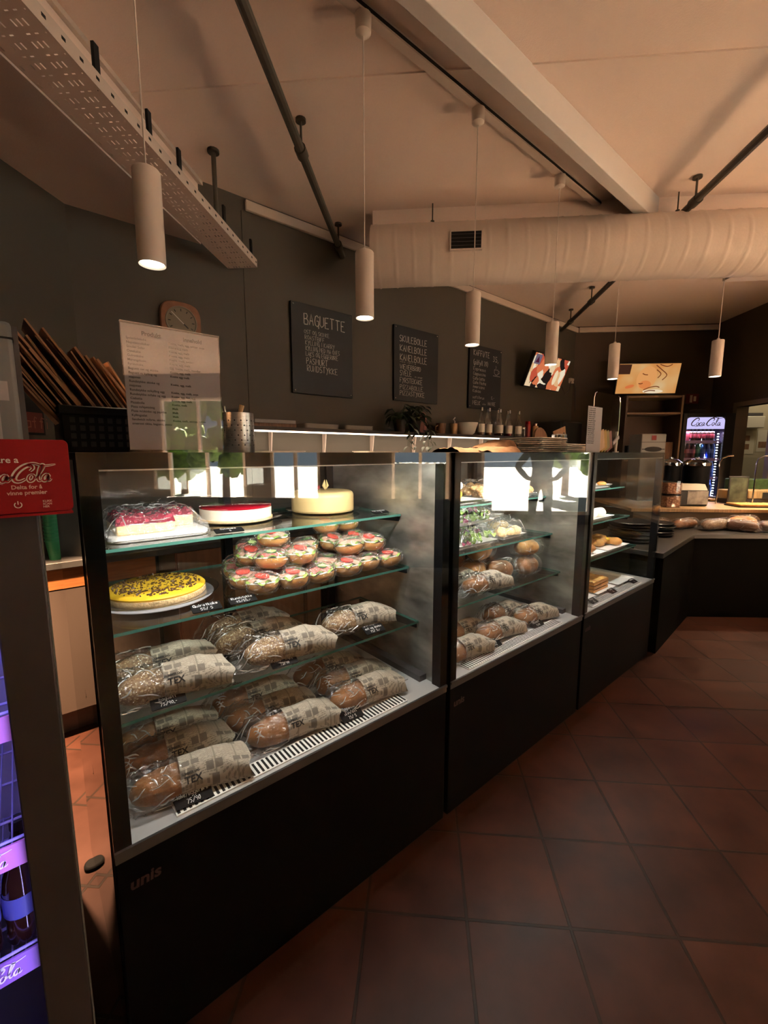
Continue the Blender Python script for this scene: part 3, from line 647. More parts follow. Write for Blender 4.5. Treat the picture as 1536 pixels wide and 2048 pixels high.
plant(2.40, 2.64, 34, 3, 'dark leafy plant trailing over the shelf edge, left of two', 3)
plant(2.60, 2.67, 44, 8, 'taller bushy dark plant on the lit shelf, right of two', 3)
t = thing('decor_plate', 'dusty pink rounded ornament beside the plants on the shelf', 'ornament', (2.70, 2.70, ZS))
MB().rbox(-.045, .045, -.09, .09, 0, .028, .043, 8).xf(Matrix.Translation((0, 0, .09)) @ UP).build('body', M['pinkitem'], t, bev=.004)
t = thing('paper_cup', 'small brown cup with a white figure on the lit shelf', 'cup', (3.09, 2.66, ZS)); MB().lathe([(.028, 0), (.036, .10), (.034, .10), (.027, .006), (0, .006)], 20).build('cup_body', M['oak'], t); MB().tube([(0, 0, .01), (.01, 0, .12), (-.01, 0, .135), (.012, 0, .155)], .006, 6).build('white_figure', M['white'], t)
t = thing('mug', 'dark brown mug behind the small cup on the lit shelf', 'mug', (2.98, 2.72, ZS)); MB().lathe([(.04, 0), (.045, .10), (.041, .10), (.037, .008), (0, .008)], 20).build('mug_body', M['brownwood'], t); MB().tube([(-.042, 0, .08), (-.07, 0, .07), (-.07, 0, .035), (-.042, 0, .025)], .006).build('handle', M['brownwood'], t)
t = thing('bowl', 'wide cream bowl on the lit shelf left of the bottles', 'bowl', (3.27, 2.66, ZS)); MB().lathe([(.05, 0), (.075, .02), (.105, .115), (.100, .115), (.07, .026), (0, .012)], 28).build('bowl_body', M['plate'], t)
def bottle_syrup(syr):
    t = thing('syrup_bottle', '', 'bottle', (0, 0, 0), 0, 'syrup bottles on the lit shelf')
    MB().lathe([(.0, .004), (.031, 0), (.033, .008), (.033, .125), (.028, .15), (.014, .178), (.0125, .22), (.0125, .236)], 20).build('glass_body', M['bottleglass'], t)
    MB().lathe([(.028, .006), (.030, .012), (.030, .10), (0, .10)], 16).build('syrup', syr, t)
    MB().lathe([(.0335, .03), (.0338, .032), (.0338, .108), (.0335, .11)], 20, cap=False).build('label', M['plate'], t)
    MB().lathe([(.014, .233), (.014, .262), (.012, .264)], 14).build('cap', M['chrome'], t)
    return t
sy = [mat('syrup_%s' % n, c, .1, coat=.5) for n, c in (('amber', (.30, .13, .05)), ('red', (.25, .02, .03)), ('clear', (.45, .40, .34)))]
prot = [bottle_syrup(q) for q in sy]
NB = ('first', 'second', 'third', 'fourth', 'fifth', 'sixth', 'seventh', 'eighth', 'ninth')
used = set()
for i, x in enumerate((3.44, 3.56, 3.625, 3.74, 3.80, 3.90, 3.97, 4.07)):
    j = (0, 0, 2, 0, 1, 1, 1, 2)[i]; y = 2.62 + (.07 if i in (2, 4, 6) else 0); lab = '%s syrup bottle counting from the cream bowl, silver cap' % NB[i]
    if j not in used: used.add(j); prot[j].location = (x, y, ZS); prot[j]['label'] = lab
    else: dup(prot[j], (x, y, ZS), random.uniform(0, 6), lab)
def jar(x, y, z, r, h, body, lid, lab, cat='jar', name='jar'):
    t = thing(name, lab, cat, (x, y, z)); MB().lathe([(r * .9, 0), (r, .006), (r, h * .78), (r * .8, h * .86)], 20).build('jar_body', body, t); MB().lathe([(r * .86, h * .84), (r * .86, h), (r * .8, h + .004)], 18).build('lid', lid, t); return t
jar(4.19, 2.64, ZS, .035, .10, M['bottleglass'], M['chrome'], 'small glass jar with metal lid right of the syrup bottles')
jar(4.31, 2.66, ZS, .032, .17, M['redsoft'], M['red'], 'dark red bottle with red top on the lit shelf', 'bottle', 'sauce_bottle'); jar(4.40, 2.62, ZS, .03, .15, M['oak'], M['chrome'], 'amber spice jar beside the dark red bottle')
# ------------------------------------------------------------------ refrigerated display cases
YF = .952
def case(x0, w, lab, right_glass=False):
    t = thing('display_case', lab, 'display case', (x0, YF, 0), 0, 'row of display cases')
    P = .033; D = .70
    MB().box(0, w, .006, D - .002, 0, .505).build('body', M['black'], t, bev=.003)
    MB().box(.001, w - .001, .003, .006, .505, .524).box(.001, w - .001, -.001, .006, .524, .533).build('front_sill', [mat('sill_steel', (.16, .16, .165), .35, .6)], t)
    MB().box(0, P, .006, .045, .505, 1.35).build('post', M['black'], t)
    MB().box(w - (P if not right_glass else .02), w, .006, .045, .505, 1.35).build('post', M['black'], t)
    MB().box(P, w - P, .006, .045, 1.318, 1.336).box(0, w, .006, D, 1.336, 1.35).build('top', M['black'], t)
    MB().box(P, w - P, .0055, .008, 1.3150, 1.3180).build('header_trim', M['deck'], t)  # pale strip stands in for the reflection along the glass edge
    MB().box(0, w, 0, .005, .533, 1.35).build('front_glass', M['frontglass'], t)
    MB().box(P + .01, w - P - .01, .048, .064, 1.322, 1.330).build('led_strip', M['led'], t)
    light('AREA', 'strip_light', (w / 2, .068, 1.3205), CASE_E, (1, .955, .88), (R(24), 0, 0), t, shape='RECTANGLE', size=w - .14, size_y=.03)
    # sides: insulated panels, steel inside
    MB().box(-.0015, .018, .045, D, 0, 1.336).build('side_panel', M['blackgloss'], t)
    MB().box(.018, .022, .045, D - .03, .53, 1.336).build('side_lining', M['steelwall'], t)
    if right_glass:
        MB().box(w - .008, w - .003, .045, D - .03, .53, 1.336).build('side_glass', M['glass'], t)
        MB().box(w - .02, w, .045, D, .505, .535).box(w - .02, w, D - .03, D, .505, 1.336).build('side_frame', M['black'], t)
    else:
        MB().box(w - .018, w - .002, .045, D, .505, 1.336).build('side_panel', M['black'], t)
        MB().box(w - .026, w - .018, .045, D - .03, .53, 1.336).build('side_lining', M['steelwall'], t)
        MB().box(w - .060, w - .026, .08, D - .04, .53, .552).build('gutter_rail', M['grey'], t)
    # deck with slotted air grille
    g = MB().box(.018, w - .018, .006, D - .03, .505, .53).build('deck', M['deck'], t)
    gx0, gx1 = .125, w - .175
    MB().box(gx0, gx1, .020, .072, .530, .534).build('air_grille', M['white'], g)
    mb = MB(); n = 56; st = (gx1 - gx0) / n
    for k in range(n): mb.box(gx0 + st * (k + .28), gx0 + st * (k + .76), .024, .068, .534, .5346)
    mb.build('grille_slots', M['blackmatt'], g)
    MB().box(.06, w - .08, .118, .121, .530, .533).build('deck_seam', M['chrome'], g)
    # glass shelves
    for z, y0, y1 in SHELVES:
        mb = MB().box(.024, w - .03, y0, y1, z - .008, z); mb.m = [0, 0, 1, 1, 1, 1]
        sh = mb.build('glass_shelf', [M['shelfglass'], M['greenedge']], t)
        for bx in (.024, w - .036):
            MB().add([(bx + i * .006, y, zz) for i in (0, 1) for y, zz in ((y0 + .01, z - .009), (y1, z - .009), (y1, z - .05), (y0 + .01, z - .028))], [(0, 1, 2, 3), (7, 6, 5, 4), (0, 4, 5, 1), (1, 5, 6, 2), (2, 6, 7, 3), (3, 7, 4, 0)]).build('shelf_bracket', M['black'], sh)
    # rear: frame with two sliding glass doors
    MB().box(.018, .06, D - .03, D, .505, 1.336).box(w - .06, w - .018, D - .03, D, .505, 1.336).box(.06, w - .06, D - .03, D, .505, .55).box(.06, w - .06, D - .03, D, 1.29, 1.336).build('rear_frame', M['black'], t)
    for k, (a, b) in enumerate(((.06, w / 2 + .02), (w / 2 - .02, w - .06))):
        y = D - .026 + k * .012
        dd = MB().box(a, a + .028, y, y + .008, .55, 1.29).box(b - .028, b, y, y + .008, .55, 1.29).build('sliding_door', M['black'], t)
        MB().box(a + .028, b - .028, y + .002, y + .006, .55, 1.29).build('door_glass', M['glass'], dd)
    font_mb([(.012, .428, .038, 'unis', 'LEFT', .1, .001)]).xf(Matrix.Translation((.01, .0055, 0)) @ UP).build('maker_lettering', mat('dull_lettering', (.07, .038, .038), .5), t)
    return t
CASE_E = 9
SHELVES = ((1.125, .218, .655), (.935, .172, .655), (.742, .118, .47))
case(.083, 1.018, 'black glass display case nearest the camera, with cakes above baguettes')
case(1.121, 1.008, 'black glass display case in the middle of the row, mirroring the windows')
case(2.152, .980, 'black glass display case farthest along the row, with pastry trays', True)
Z1, Z2, Z3, ZD = 1.1255, .9355, .7425, .5305

# ------------------------------------------------------------------ bagged baguettes
def print_mat():
    m = mat('newsprint_paper', (.50, .43, .34), .75, bump=.25, bump_scale=60); nt = m.node_tree; b = nt.nodes['Principled BSDF']
    tc = nt.nodes.new('ShaderNodeTexCoord')
    def brick(bw, rh, mort, off, sc=1):
        mp = nt.nodes.new('ShaderNodeMapping'); mp.inputs['Location'].default_value = (5.003, 5.001, 0); lk(nt, tc.outputs['Object'], mp.inputs[0])
        q = nt.nodes.new('ShaderNodeTexBrick'); q.offset = off; q.inputs['Scale'].default_value = sc; q.inputs['Brick Width'].default_value = bw; q.inputs['Row Height'].default_value = rh
        q.inputs['Mortar Size'].default_value = mort; q.inputs['Mortar Smooth'].default_value = .1; q.inputs['Bias'].default_value = 0
        q.inputs['Color1'].default_value = (0, 0, 0, 1); q.inputs['Color2'].default_value = (1, 1, 1, 1); q.inputs['Mortar'].default_value = (0, 0, 0, 1)
        lk(nt, mp.outputs[0], q.inputs['Vector']); return q
    def thr(s_, t_, up=True):
        n = nt.nodes.new('ShaderNodeMath'); n.operation = 'GREATER_THAN' if up else 'LESS_THAN'; n.inputs[1].default_value = t_; lk(nt, s_, n.inputs[0]); return n.outputs[0]
    def mul(a, c, op='MULTIPLY'):
        n = nt.nodes.new('ShaderNodeMath'); n.operation = op
        for i, q in enumerate((a, c)):
            if isinstance(q, (int, float)): n.inputs[i].default_value = q
            else: lk(nt, q, n.inputs[i])
        return n.outputs[0]
    words = brick(.008, .0030, .0009, .37); blocks = brick(.021, .016, .002, .5); cols = brick(.05, .9, .002, 0)
    ink = mul(thr(words.outputs['Color'], .25), .55)
    pic = mul(thr(blocks.outputs['Color'], .84), .75)
    tot = mul(ink, pic, 'MAXIMUM'); tot = mul(tot, mul(cols.outputs['Fac'], .5), 'MAXIMUM')
    mx = nt.nodes.new('ShaderNodeMix'); mx.data_type = 'RGBA'; lk(nt, tot, mx.inputs[0]); mx.inputs[6].default_value = (.37, .32, .25, 1); mx.inputs[7].default_value = (.08, .065, .05, 1)
    lk(nt, mx.outputs[2], b.inputs['Base Color']); return m
M['print'] = print_mat()

def bread_mesh(L, ry, rz, seed, slashes=True, bump=.003):
    rnd = Vector((seed * 3.1, seed * 1.7, 0))
    def fn(u, v):
        a = u * 2 * math.pi; x = v * L; f = max(0, 1 - abs(2 * v - 1) ** 3.2) ** .5
        y = ry * f * math.cos(a); z = rz * f * math.sin(a)
        k = noise.noise(Vector((x * 30, y * 40, z * 40)) + rnd) * bump
        if slashes and math.sin(a) > 0: k += .004 * max(0, math.sin((x + y * .9) * 95)) ** 3 * math.sin(a) * f
        q = 1 + k / max(ry, .01) ; z = z * q
        return (x, y * q, max(z, -rz * .86) + rz * .86)
    return MB().grid(fn, 26, 40, closed_u=True)
def bag(kind, seed):
    t = thing('bagged_baguette', '', 'baguette', (0, 0, 0), 0, 'wrapped baguettes in the cases')
    bread_mesh(.225, .041, .038, seed).xf(Matrix.Translation((.012, 0, .003))).build('bread', M['seed'] if kind == 'seed' else M['crust'], t, ang=180)
    rs = Vector((seed * 2.3, 7, 1))
    def sec(x, a, grow):
        f = min(1, max(0, (x + .03) / .055)) if x < .03 else 1
        g = max(0, (x - .205) / .073)
        ry = (.0450 + .013 * g) * (.55 + .45 * f if x < .03 else 1) + grow; rz = .041 * f * (1 - .50 * g) + .004 + grow
        n = noise.noise(Vector((x * 22, math.cos(a) * 1.6, math.sin(a) * 1.6)) + rs)
        n2 = abs(noise.noise(Vector((x * 45, a * 1.5, 3)) + rs))
        ry += n * .004; rz += n * .003 + n2 * .003
        c, s_ = math.cos(a), math.sin(a); pw = 1 - .45 * g; c = math.copysign(abs(c) ** pw, c); s_ = math.copysign(abs(s_) ** pw, s_)
        return (x, ry * c, max(.0015, .039 * (.35 + .65 * f) * (1 - .25 * g) + rz * s_))
    sl = MB().grid(lambda u, v: sec(.118 + .16 * v + (.006 * math.sin(u * 19 + seed) if v > .97 else 0), u * 2 * math.pi, 0), 30, 14, closed_u=True).build('paper_sleeve', M['print'], t, ang=180)
    mb = MB(); tx = font_mb([(.0, .0, .021, 'TEX', 'LEFT', 0, .0006), (-.006, .019, .007, 'SUMMER OG', 'LEFT', 0, .0003)])
    vs = [sec(.126 + v[0], R(168) - v[1] / .045, .0014) for v in tx.v]
    mb.add(vs, tx.f); mb.build('sleeve_print', M['ink'], sl)
    fn = lambda u, v: sec(-.03 + .152 * v, u * 2 * math.pi, .0012 + .0075 * max(0, 1 - 4 * abs(noise.noise(Vector((v * 5 + u * 3, u * 9 - v * 3, seed))))) ** 2 + .003 * max(0, 1 - 5 * abs(noise.noise(Vector((v * 12, u * 17, seed + 4))))))
    wr = MB().grid(fn, 72, 44, closed_u=True); rc = random.Random(seed * 7 + 1)
    for k in range(16):
        u0, v0 = rc.uniform(.22, .62), rc.uniform(.02, .85); du, dv = rc.uniform(-.10, .10), rc.uniform(.08, .35); pts = []
        for q in range(6):
            f = q / 5; pts.append(Vector(sec(-.03 + .152 * min(1, v0 + dv * f), (u0 + du * f) * 6.283 + .06 * math.sin(f * 5 + k), .005 + .002 * math.sin(f * 3))))
        wr.tube(pts, [.0003] + [rc.uniform(.0009, .0019)] * 4 + [.0003], 6, mi=1)
    wr.build('clear_wrap', [M['bagfilm'], M['crease']], t, ang=50)
    return t
bagp = {}
bag_n = [0]
def put_bag(kind, x, y, z, rz, lab, rx=0):
    v = bag_n[0] % 2; bag_n[0] += 1; key = (kind, v)
    if key not in bagp:
        bagp[key] = bag(kind, v * 5 + (2 if kind == 'seed' else 9)); o = bagp[key]; o.location = (x, y, z); o.rotation_euler = (R(rx), 0, R(rz)); o['label'] = lab; return o
    return dup(bagp[key], (x, y, z), 0, lab, rot=(R(rx), 0, R(rz)))
C1 = 'in the nearest case'
put_bag('plain', .118, 1.062, ZD, -8, 'bagged brown baguette front left on the bottom deck, nearest case, behind the BAGUETTE price card')
put_bag('plain', .114, 1.163, ZD + .004, -4, 'bagged brown baguette second from front in the left pile, nearest case bottom deck')
put_bag('plain', .112, 1.268, ZD, -3, 'bagged baguette at the rear of the left pile, nearest case bottom deck')
put_bag('plain', .405, 1.080, ZD, -5, 'bagged brown baguette front of the middle pile, nearest case bottom deck')
put_bag('plain', .385, 1.180, ZD, -6, 'bagged brown baguette second from front in the middle pile, nearest case bottom deck')
put_bag('plain', .375, 1.285, ZD, -4, 'bagged baguette at the rear of the middle pile, nearest case bottom deck')
put_bag('plain', .675, 1.072, ZD, -3, 'bagged pale baguette front of the right pile, nearest case bottom deck')
put_bag('plain', .690, 1.180, ZD, -6, 'bagged brown baguette second from front in the right pile, nearest case bottom deck')
put_bag('plain', .660, 1.285, ZD, -5, 'bagged baguette at the rear of the right pile, nearest case bottom deck')
put_bag('seed', .114, 1.145, Z3, -6, 'bagged seeded baguette at left front of the lowest glass shelf, nearest case')
put_bag('seed', .112, 1.255, Z3, -3, 'bagged seeded baguette behind another at left of the lowest glass shelf')
put_bag('seed', .430, 1.135, Z3, -5, 'bagged seeded baguette at middle front of the lowest glass shelf, nearest case')
put_bag('seed', .392, 1.250, Z3, -3, 'bagged seeded baguette second from front, middle of the lowest glass shelf')
put_bag('seed', .395, 1.355, Z3, 2, 'bagged seeded baguette at the rear, middle of the lowest glass shelf')
put_bag('seed', .712, 1.175, Z3, -6, 'single bagged seeded baguette at right of the lowest glass shelf, nearest case')
put_bag('plain', 1.165, 1.065, ZD, -4, 'bagged baguette at the front left corner of the middle case deck')
put_bag('plain', 1.435, 1.09, ZD, -5, 'bagged baguette behind the price card on the middle case deck')
put_bag('plain', 1.30, 1.185, ZD, -4, 'bagged baguette in the second row of the middle case deck, left')
put_bag('plain', 1.725, 1.095, ZD, -6, 'bagged baguette at right front of the middle case deck')
put_bag('plain', 1.635, 1.205, ZD, -2, 'bagged baguette in the second row of the middle case deck, right')
put_bag('plain', 1.40, 1.145, Z3, -5, 'bagged baguette at the front of the lowest shelf in the middle case')
put_bag('plain', 1.33, 1.255, Z3, -3, 'bagged baguette behind another on the lowest shelf of the middle case')

# ------------------------------------------------------------------ filled half rolls under cling film
def roll(top, seed):
    t = thing('filled_roll', '', 'roll', (0, 0, 0), 0, 'filled half rolls on the middle shelf')
    rx, ry = .050, .043
    rs = Vector((seed * 1.9, 2, 5))
    def bun(u, v):
        a = u * 2 * math.pi; th = v * math.pi / 2; q = 1 + .05 * noise.noise(Vector((math.cos(a) * 2, math.sin(a) * 2, v * 2)) + rs)
        return (rx * q * math.sin(th) ** .75 * math.cos(a), ry * q * math.sin(th) ** .75 * math.sin(a), .033 * (1 - math.cos(th) ** 1.0) + .0005 if v < 1 else .033)
    MB().grid(bun, 24, 8, closed_u=True).build('bun', M['bun'], t, ang=180)
    def wavy(r0, z, amp, m, name, squash=1, off=(0, 0)):
        def fn(u, v):
            a = u * 2 * math.pi; r = r0 * v * (1 + .10 * math.sin(a * 5 + seed))
            return (off[0] + r * math.cos(a), off[1] + r * math.sin(a) * squash, z + amp * (v ** 2) * math.sin(a * 7 + seed * 2) + amp * .5 * noise.noise(Vector((a, v * 4, seed))) + (.010 * (1 - v * v) if top != 'x' else 0))
        MB().grid(fn, 40, 4, closed_u=True).build(name, m, t, ang=180)
    MB().lathe([(.047, .033), (.047, .036), (0, .040)], 24, sy=.86).build('butter_layer', M['cream'], t, ang=180)
    wavy(.0485, .036, .0055, M['lettuce'], 'lettuce_leaf', .9)
    wavy(.042, .041, .004, M['ham'] if top != 'salami' else M['salami'], 'ham_slice' if top != 'salami' else 'salami_slice', .88)
    def disc(name, r, c, m, rim, tilt):
        o = MB().lathe([(0, 0), (r, 0), (r, .004), (r * .86, .0046), (0, .0046)], 20); o.m = [1 if i // 20 in (1, 2) else 0 for i in range(len(o.f))]
        o.xf(Matrix.Translation(c) @ Matrix.Rotation(R(tilt), 4, 'X')).build(name, [m, rim], t)
    if top in ('tomato', 'both'): disc('tomato_slice', .021, (-.010, -.008, .052), M['tomato'], M['tomato'], 12)
    if top in ('cucumber', 'both'): disc('cucumber_slice', .018, (.016, .006, .052), M['cucumber'], M['cuke_skin'], -10)
    if top == 'salami': disc('cucumber_slice', .016, (.0, -.010, .051), M['cucumber'], M['cuke_skin'], 15)
    def film(u, v):
        a = u * 2 * math.pi; th = v * math.pi; q = 1.05 + .16 * max(0, 1 - 4 * abs(noise.noise(Vector((math.cos(a) * 2.5, math.sin(a) * 2.5, v * 4)) + rs))) ** 2
        return (rx * q * math.sin(th) ** .7 * math.cos(a), ry * q * math.sin(th) ** .7 * math.sin(a), max(0, .030 - .031 * math.cos(th) * q))
    wr = MB().grid(film, 56, 30, closed_u=True); rc = random.Random(seed * 5 + 2)
    for k in range(13):
        u0, v0 = rc.uniform(0, 1), rc.uniform(.42, .75); du, dv = rc.uniform(-.07, .07), rc.uniform(-.14, .14); pts = []
        for q in range(5):
            f = q / 4; P = Vector(film((u0 + du * f) % 1, v0 + dv * f)); pts.append(P + Vector((P.x, P.y, .012)) * .03)
        wr.tube(pts, [.0002] + [rc.uniform(.0006, .0012)] * 3 + [.0002], 5, mi=1)
    wr.build('cling_film', [M['film'], M['crease']], t, ang=60)
    return t
rolls = [roll('tomato', 1), roll('both', 2), roll('salami', 3), roll('cucumber', 4)]
RU = set(); rn = [0]
def put_roll(x, y, z, lab, tx=0, ty=0):
    k = rn[0]; j = (0, 1, 2, 0, 3, 1, 0, 2, 3)[k % 9]; rn[0] += 1
    rot = (R(tx + random.uniform(-6, 6)), R(ty + random.uniform(-6, 6)), random.uniform(-.5, .5))
    if j not in RU: RU.add(j); o = rolls[j]; o.location = (x, y, z); o.rotation_euler = rot; o['label'] = lab; return
    dup(rolls[j], (x, y, z), 0, lab, rot=rot)
ordn = ('first', 'second', 'third', 'fourth', 'fifth', 'sixth', 'seventh')
def rrow(y, xs, z, where, tx=0):
    for i, x in enumerate(xs): put_roll(x + random.uniform(-.006, .006), y + random.uniform(-.008, .008), z, '%s filled half roll from the left in the %s' % (ordn[i], where), tx)
rrow(1.165, (.520, .618, .722, .822, .917, 1.012), Z2 + .002, 'front row on the shelf', -10)
rrow(1.258, (.508, .600, .792, .892, .985), Z2 + .002, 'second row on the shelf')
rrow(1.352, (.520, .612, .705, .880, .975), Z2 + .002, 'third row on the shelf')
rrow(1.445, (.555, .840, .940, 1.02), Z2 + .002, 'rear row on the shelf')
rrow(1.205, (.570, .672, .868, .955), Z2 + .062, 'front row of the second layer', -8)
rrow(1.300, (.548, .640, .735, .850, .945), Z2 + .062, 'rear row of the second layer')
rrow(1.400, (.590, .905, .992), Z2 + .062, 'far row of the second layer')
rrow(1.265, (.610,), Z2 + .116, 'top of the left pile, nearest case', -4)
rrow(1.345, (.855, .955), Z2 + .116, 'top of the right pile, nearest case')

# ------------------------------------------------------------------ cakes
def plate(parent, r, z=0, m='dome', name='plate', lip=.012):
    return MB().lathe([(r * .55, z), (r * .6, z + .001), (r, z + lip), (r - .004, z + lip + .001), (r * .58, z + .004), (0, z + .004)], 48).build(name, M[m], parent, ang=60)
t = thing('cheesecake', 'white cheesecake with glossy red jelly top on a clear plate', 'cake', (.553, 1.425, Z1))
plate(t, .15); MB().lathe([(.112, .004), (.114, .006), (.115, .045), (0, .045)], 56).build('filling', M['cream'], t); MB().lathe([(.1155, .045), (.116, .0505), (.113, .053), (0, .053)], 56).build('jelly_top', M['jelly'], t, ang=50)
MB().lathe([(.118, .004), (.118, .012), (0, .012)], 56).build('base', M['sponge'], t)
t = thing('marzipan_cake', 'smooth pale yellow marzipan cake topped with berries', 'cake', (.895, 1.425, Z1))
plate(t, .142); pr = [(.117, .004), (.119, .012), (.119, .060)] + [(.100 + .019 * math.cos(R(a)), .062 + .018 * math.sin(R(a))) for a in range(0, 91, 15)] + [(0, .081)]
MB().lathe(pr, 56).build('marzipan_cover', M['marzipan'], t, ang=60)
mb = MB()
for k in range(9): mb.lathe([(0, 0), (.006, .004), (.006, .008), (0, .012)], 10, c=(-.018 + random.uniform(-.012, .012), .0 + random.uniform(-.012, .012), .081 + random.uniform(0, .008)))
mb.build('red_berries', M['cherry'], t)
mb = MB()
for a in range(0, 360, 72): mb.add([(.012 + .004 * math.cos(R(a)), .004 * math.sin(R(a)), .081), (.012 + .014 * math.cos(R(a + 30)), .014 * math.sin(R(a + 30)), .098), (.012 + .005 * math.cos(R(a)), .005 * math.sin(R(a)), .122), (.012 + .014 * math.cos(R(a - 30)), .014 * math.sin(R(a - 30)), .098)], [(0, 1, 2, 3)])
mb.lathe([(0, .082), (.010, .092), (0, .104)], 12, c=(.012, 0, 0)); mb.build('physalis', M['fig'], t)
t = thing('cherry_cake', 'cherry topped sponge slices on a white tray under film', 'cake', (.275, 1.365, Z1))
MB().rbox(-.115, .125, -.13, .13, 0, .004, .03).rbox(-.118, .128, -.133, .133, .004, .012, .032).build('tray', M['whitegloss'], t)
def slab_part(x0, x1, y0, y1, z0, h, th, name):
    o = MB().box(x0, x1, y0, y1, z0, z0 + h).build(name, M['sponge'], t, bev=.004)
    def fn(u, v): return (x0 - .002 + (x1 - x0 + .004) * u, y0 - .002 + (y1 - y0 + .004) * v, z0 + h + (th * (.75 + .5 * noise.noise(Vector((u * 14, v * 12, 1)))) if 0 < u < 1 and 0 < v < 1 else -.004))
    MB().grid(fn, 26, 22).build('cherry_topping', M['cherry'], o, ang=180)
slab_part(-.095, .045, -.10, .06, .012, .030, .022, 'sponge_piece'); slab_part(.05, .115, -.02, .09, .012, .034, .020, 'sponge_piece')
def drape(x0, x1, y0, y1, h, seed, m='film', name='film_cover', par=None, nz=.012, n=34):
    def fn(u, v):
        e = min(u, 1 - u, v, 1 - v) * 2; hh = h * min(1, (e * 3.2)) ** .6
        return (x0 + (x1 - x0) * u, y0 + (y1 - y0) * v, max(.002, hh + nz * noise.noise(Vector((u * 7, v * 7, seed))) + nz * .6 * abs(noise.noise(Vector((u * 17, v * 15, seed + 3))))))
    wr = MB().grid(fn, n, n); rc = random.Random(seed * 3 + 1)
    for k in range(22):
        u0, v0 = rc.uniform(.05, .9), rc.uniform(.05, .8); a = rc.uniform(0, 6.28); L = rc.uniform(.08, .3); pts = []
        for q in range(6):
            f = q / 5; P = Vector(fn(min(.98, max(.02, u0 + L * f * math.cos(a))), min(.98, max(.02, v0 + L * f * math.sin(a))))); pts.append(P + Vector((0, 0, .0015)))
        wr.tube(pts, [.0003] + [rc.uniform(.0008, .0016)] * 4 + [.0003], 5, mi=1)
    return wr.build(name, [M[m], M['crease']], par, ang=25)
drape(-.12, .13, -.135, .135, .072, 3, par=t)
t = thing('yellow_cake', 'round yellow cake strewn with chocolate crumbs on a white doily', 'cake', (.278, 1.335, Z2))
plate(t, .165, lip=.022); MB().lathe([(.142, .006), (.150, .008), (.150, .010), (0, .010)], 64).build('doily', M['paper'], t)
MB().lathe([(.122, .010), (.129, .018), (.128, .030), (0, .030)], 56).build('biscuit_base', M['sponge'], t, ang=60)
MB().lathe([(.126, .030), (.128, .035), (.122, .041), (.06, .043), (0, .043)], 56).build('yellow_top', M['yellowcream'], t, ang=60)
mb = MB()
for k in range(420):
    a = random.uniform(0, 6.283); r = .112 * math.sqrt(random.random()); q = random.uniform(.0015, .004); rot = Matrix.Rotation(random.uniform(0, 6), 3, Vector((random.random(), random.random(), random.random() + .1)).normalized())
    x, y = r * math.cos(a), r * math.sin(a); mb.box(x - q, x + q, y - q * .5, y + q * .5, .0415, .0415 + q * 1.2, rot=rot)
o = mb.build('chocolate_crumbs', M['choc'], t); o['kind'] = 'stuff'

# ------------------------------------------------------------------ handwritten price cards
def card(x, y, z, rows, lab, w=.076, h=.046, tilt=24, rz=0):
    t = thing('price_card', lab, 'price card', (x, y, z), R(rz), 'handwritten price cards'); m = Matrix.Rotation(R(tilt), 4, 'X')
    MB().rbox(-w / 2, w / 2, 0, h, 0, .002, .004, 3).xf(m).build('card', M['cardblack'], t)
    mb = MB(); n = len(rows)
    for i, s_ in enumerate(rows):
        hh = h / n * .60; yy = h - (i + 1) * h / n + h / n * .28
        k = min(w * .86, len(s_) * hh * .62); q = fit(-k / 2, yy, hh, s_, k); mb.add(q.v, q.f)
    for i, (X, Y_, Zz) in enumerate(mb.v): mb.v[i] = (X, Y_, .0022 + Zz)
    mb.xf(m).build('white_lettering', M['marker'], t)
card(.250, .980, ZD + .006, ('Baguette', 'laks/eggerøre', '75/90'), 'black price card by the left end of the grille, reading Baguette laks', .082, .05, 30, -6)
card(.725, 1.000, ZD + .006, ('Baguette', 'skin/ost', '75/85'), 'black price card by the grille in front of the right baguette pile', .074, .046, 30, -4)
card(.232, 1.074, Z3 + .001, ('Grov', 'baguett', '75/90,-'), 'black price card at left front of the lowest shelf, reading Grov', .078, .045, 26, -4)
card(.540, 1.074, Z3 + .001, ('Grov baguett', 'laks & egg', '75/90'), 'black price card at middle front of the lowest shelf', .078, .045, 26, -6)
card(.885, 1.085, Z3 + .001, ('Grov baguette', 'ost og skinke', '75/85,-'), 'black price card at right front of the lowest shelf', .078, .045, 26, -4)
card(.352, 1.132, Z2 + .001, ('Gulrotkake', '55/65'), 'black price card beside the yellow cake', .075, .035, 18, -4)
card(.450, 1.130, Z2 + .001, ('Rundstykke', '45/55,-'), 'black price card in front of the filled rolls', .075, .032, 18, -4)
card(.445, 1.195, Z1 + .001, ('Ostekake', '65'), 'black price card in front of the red topped cheesecake', .08, .03, 14, -4)
card(1.02, 1.215, Z1 + .001, ('Marsipankake', '65'), 'black price card at right of the marzipan cake', .07, .03, 14, 0)
card(1.480, 1.015, ZD + .006, ('Baguette', 'kylling', '75/90'), 'black price card by the grille in the middle case, left of two', .08, .045, 30, -4)
card(1.820, 1.015, ZD + .006, ('Baguette', 'roastbiff', '75/90'), 'black price card by the grille in the middle case, right of two', .08, .045, 30, -4)
card(2.36, .990, ZD + .002, ('Pizza', '55'), 'black price card at left on the far case deck', .07, .04, 24); card(2.62, .995, ZD + .002, ('Svele', '35'), 'black price card at middle on the far case deck', .07, .04, 24); card(2.93, .995, ZD + .002, ('Kanelbolle', '45'), 'black price card at right on the far case deck', .07, .04, 24)

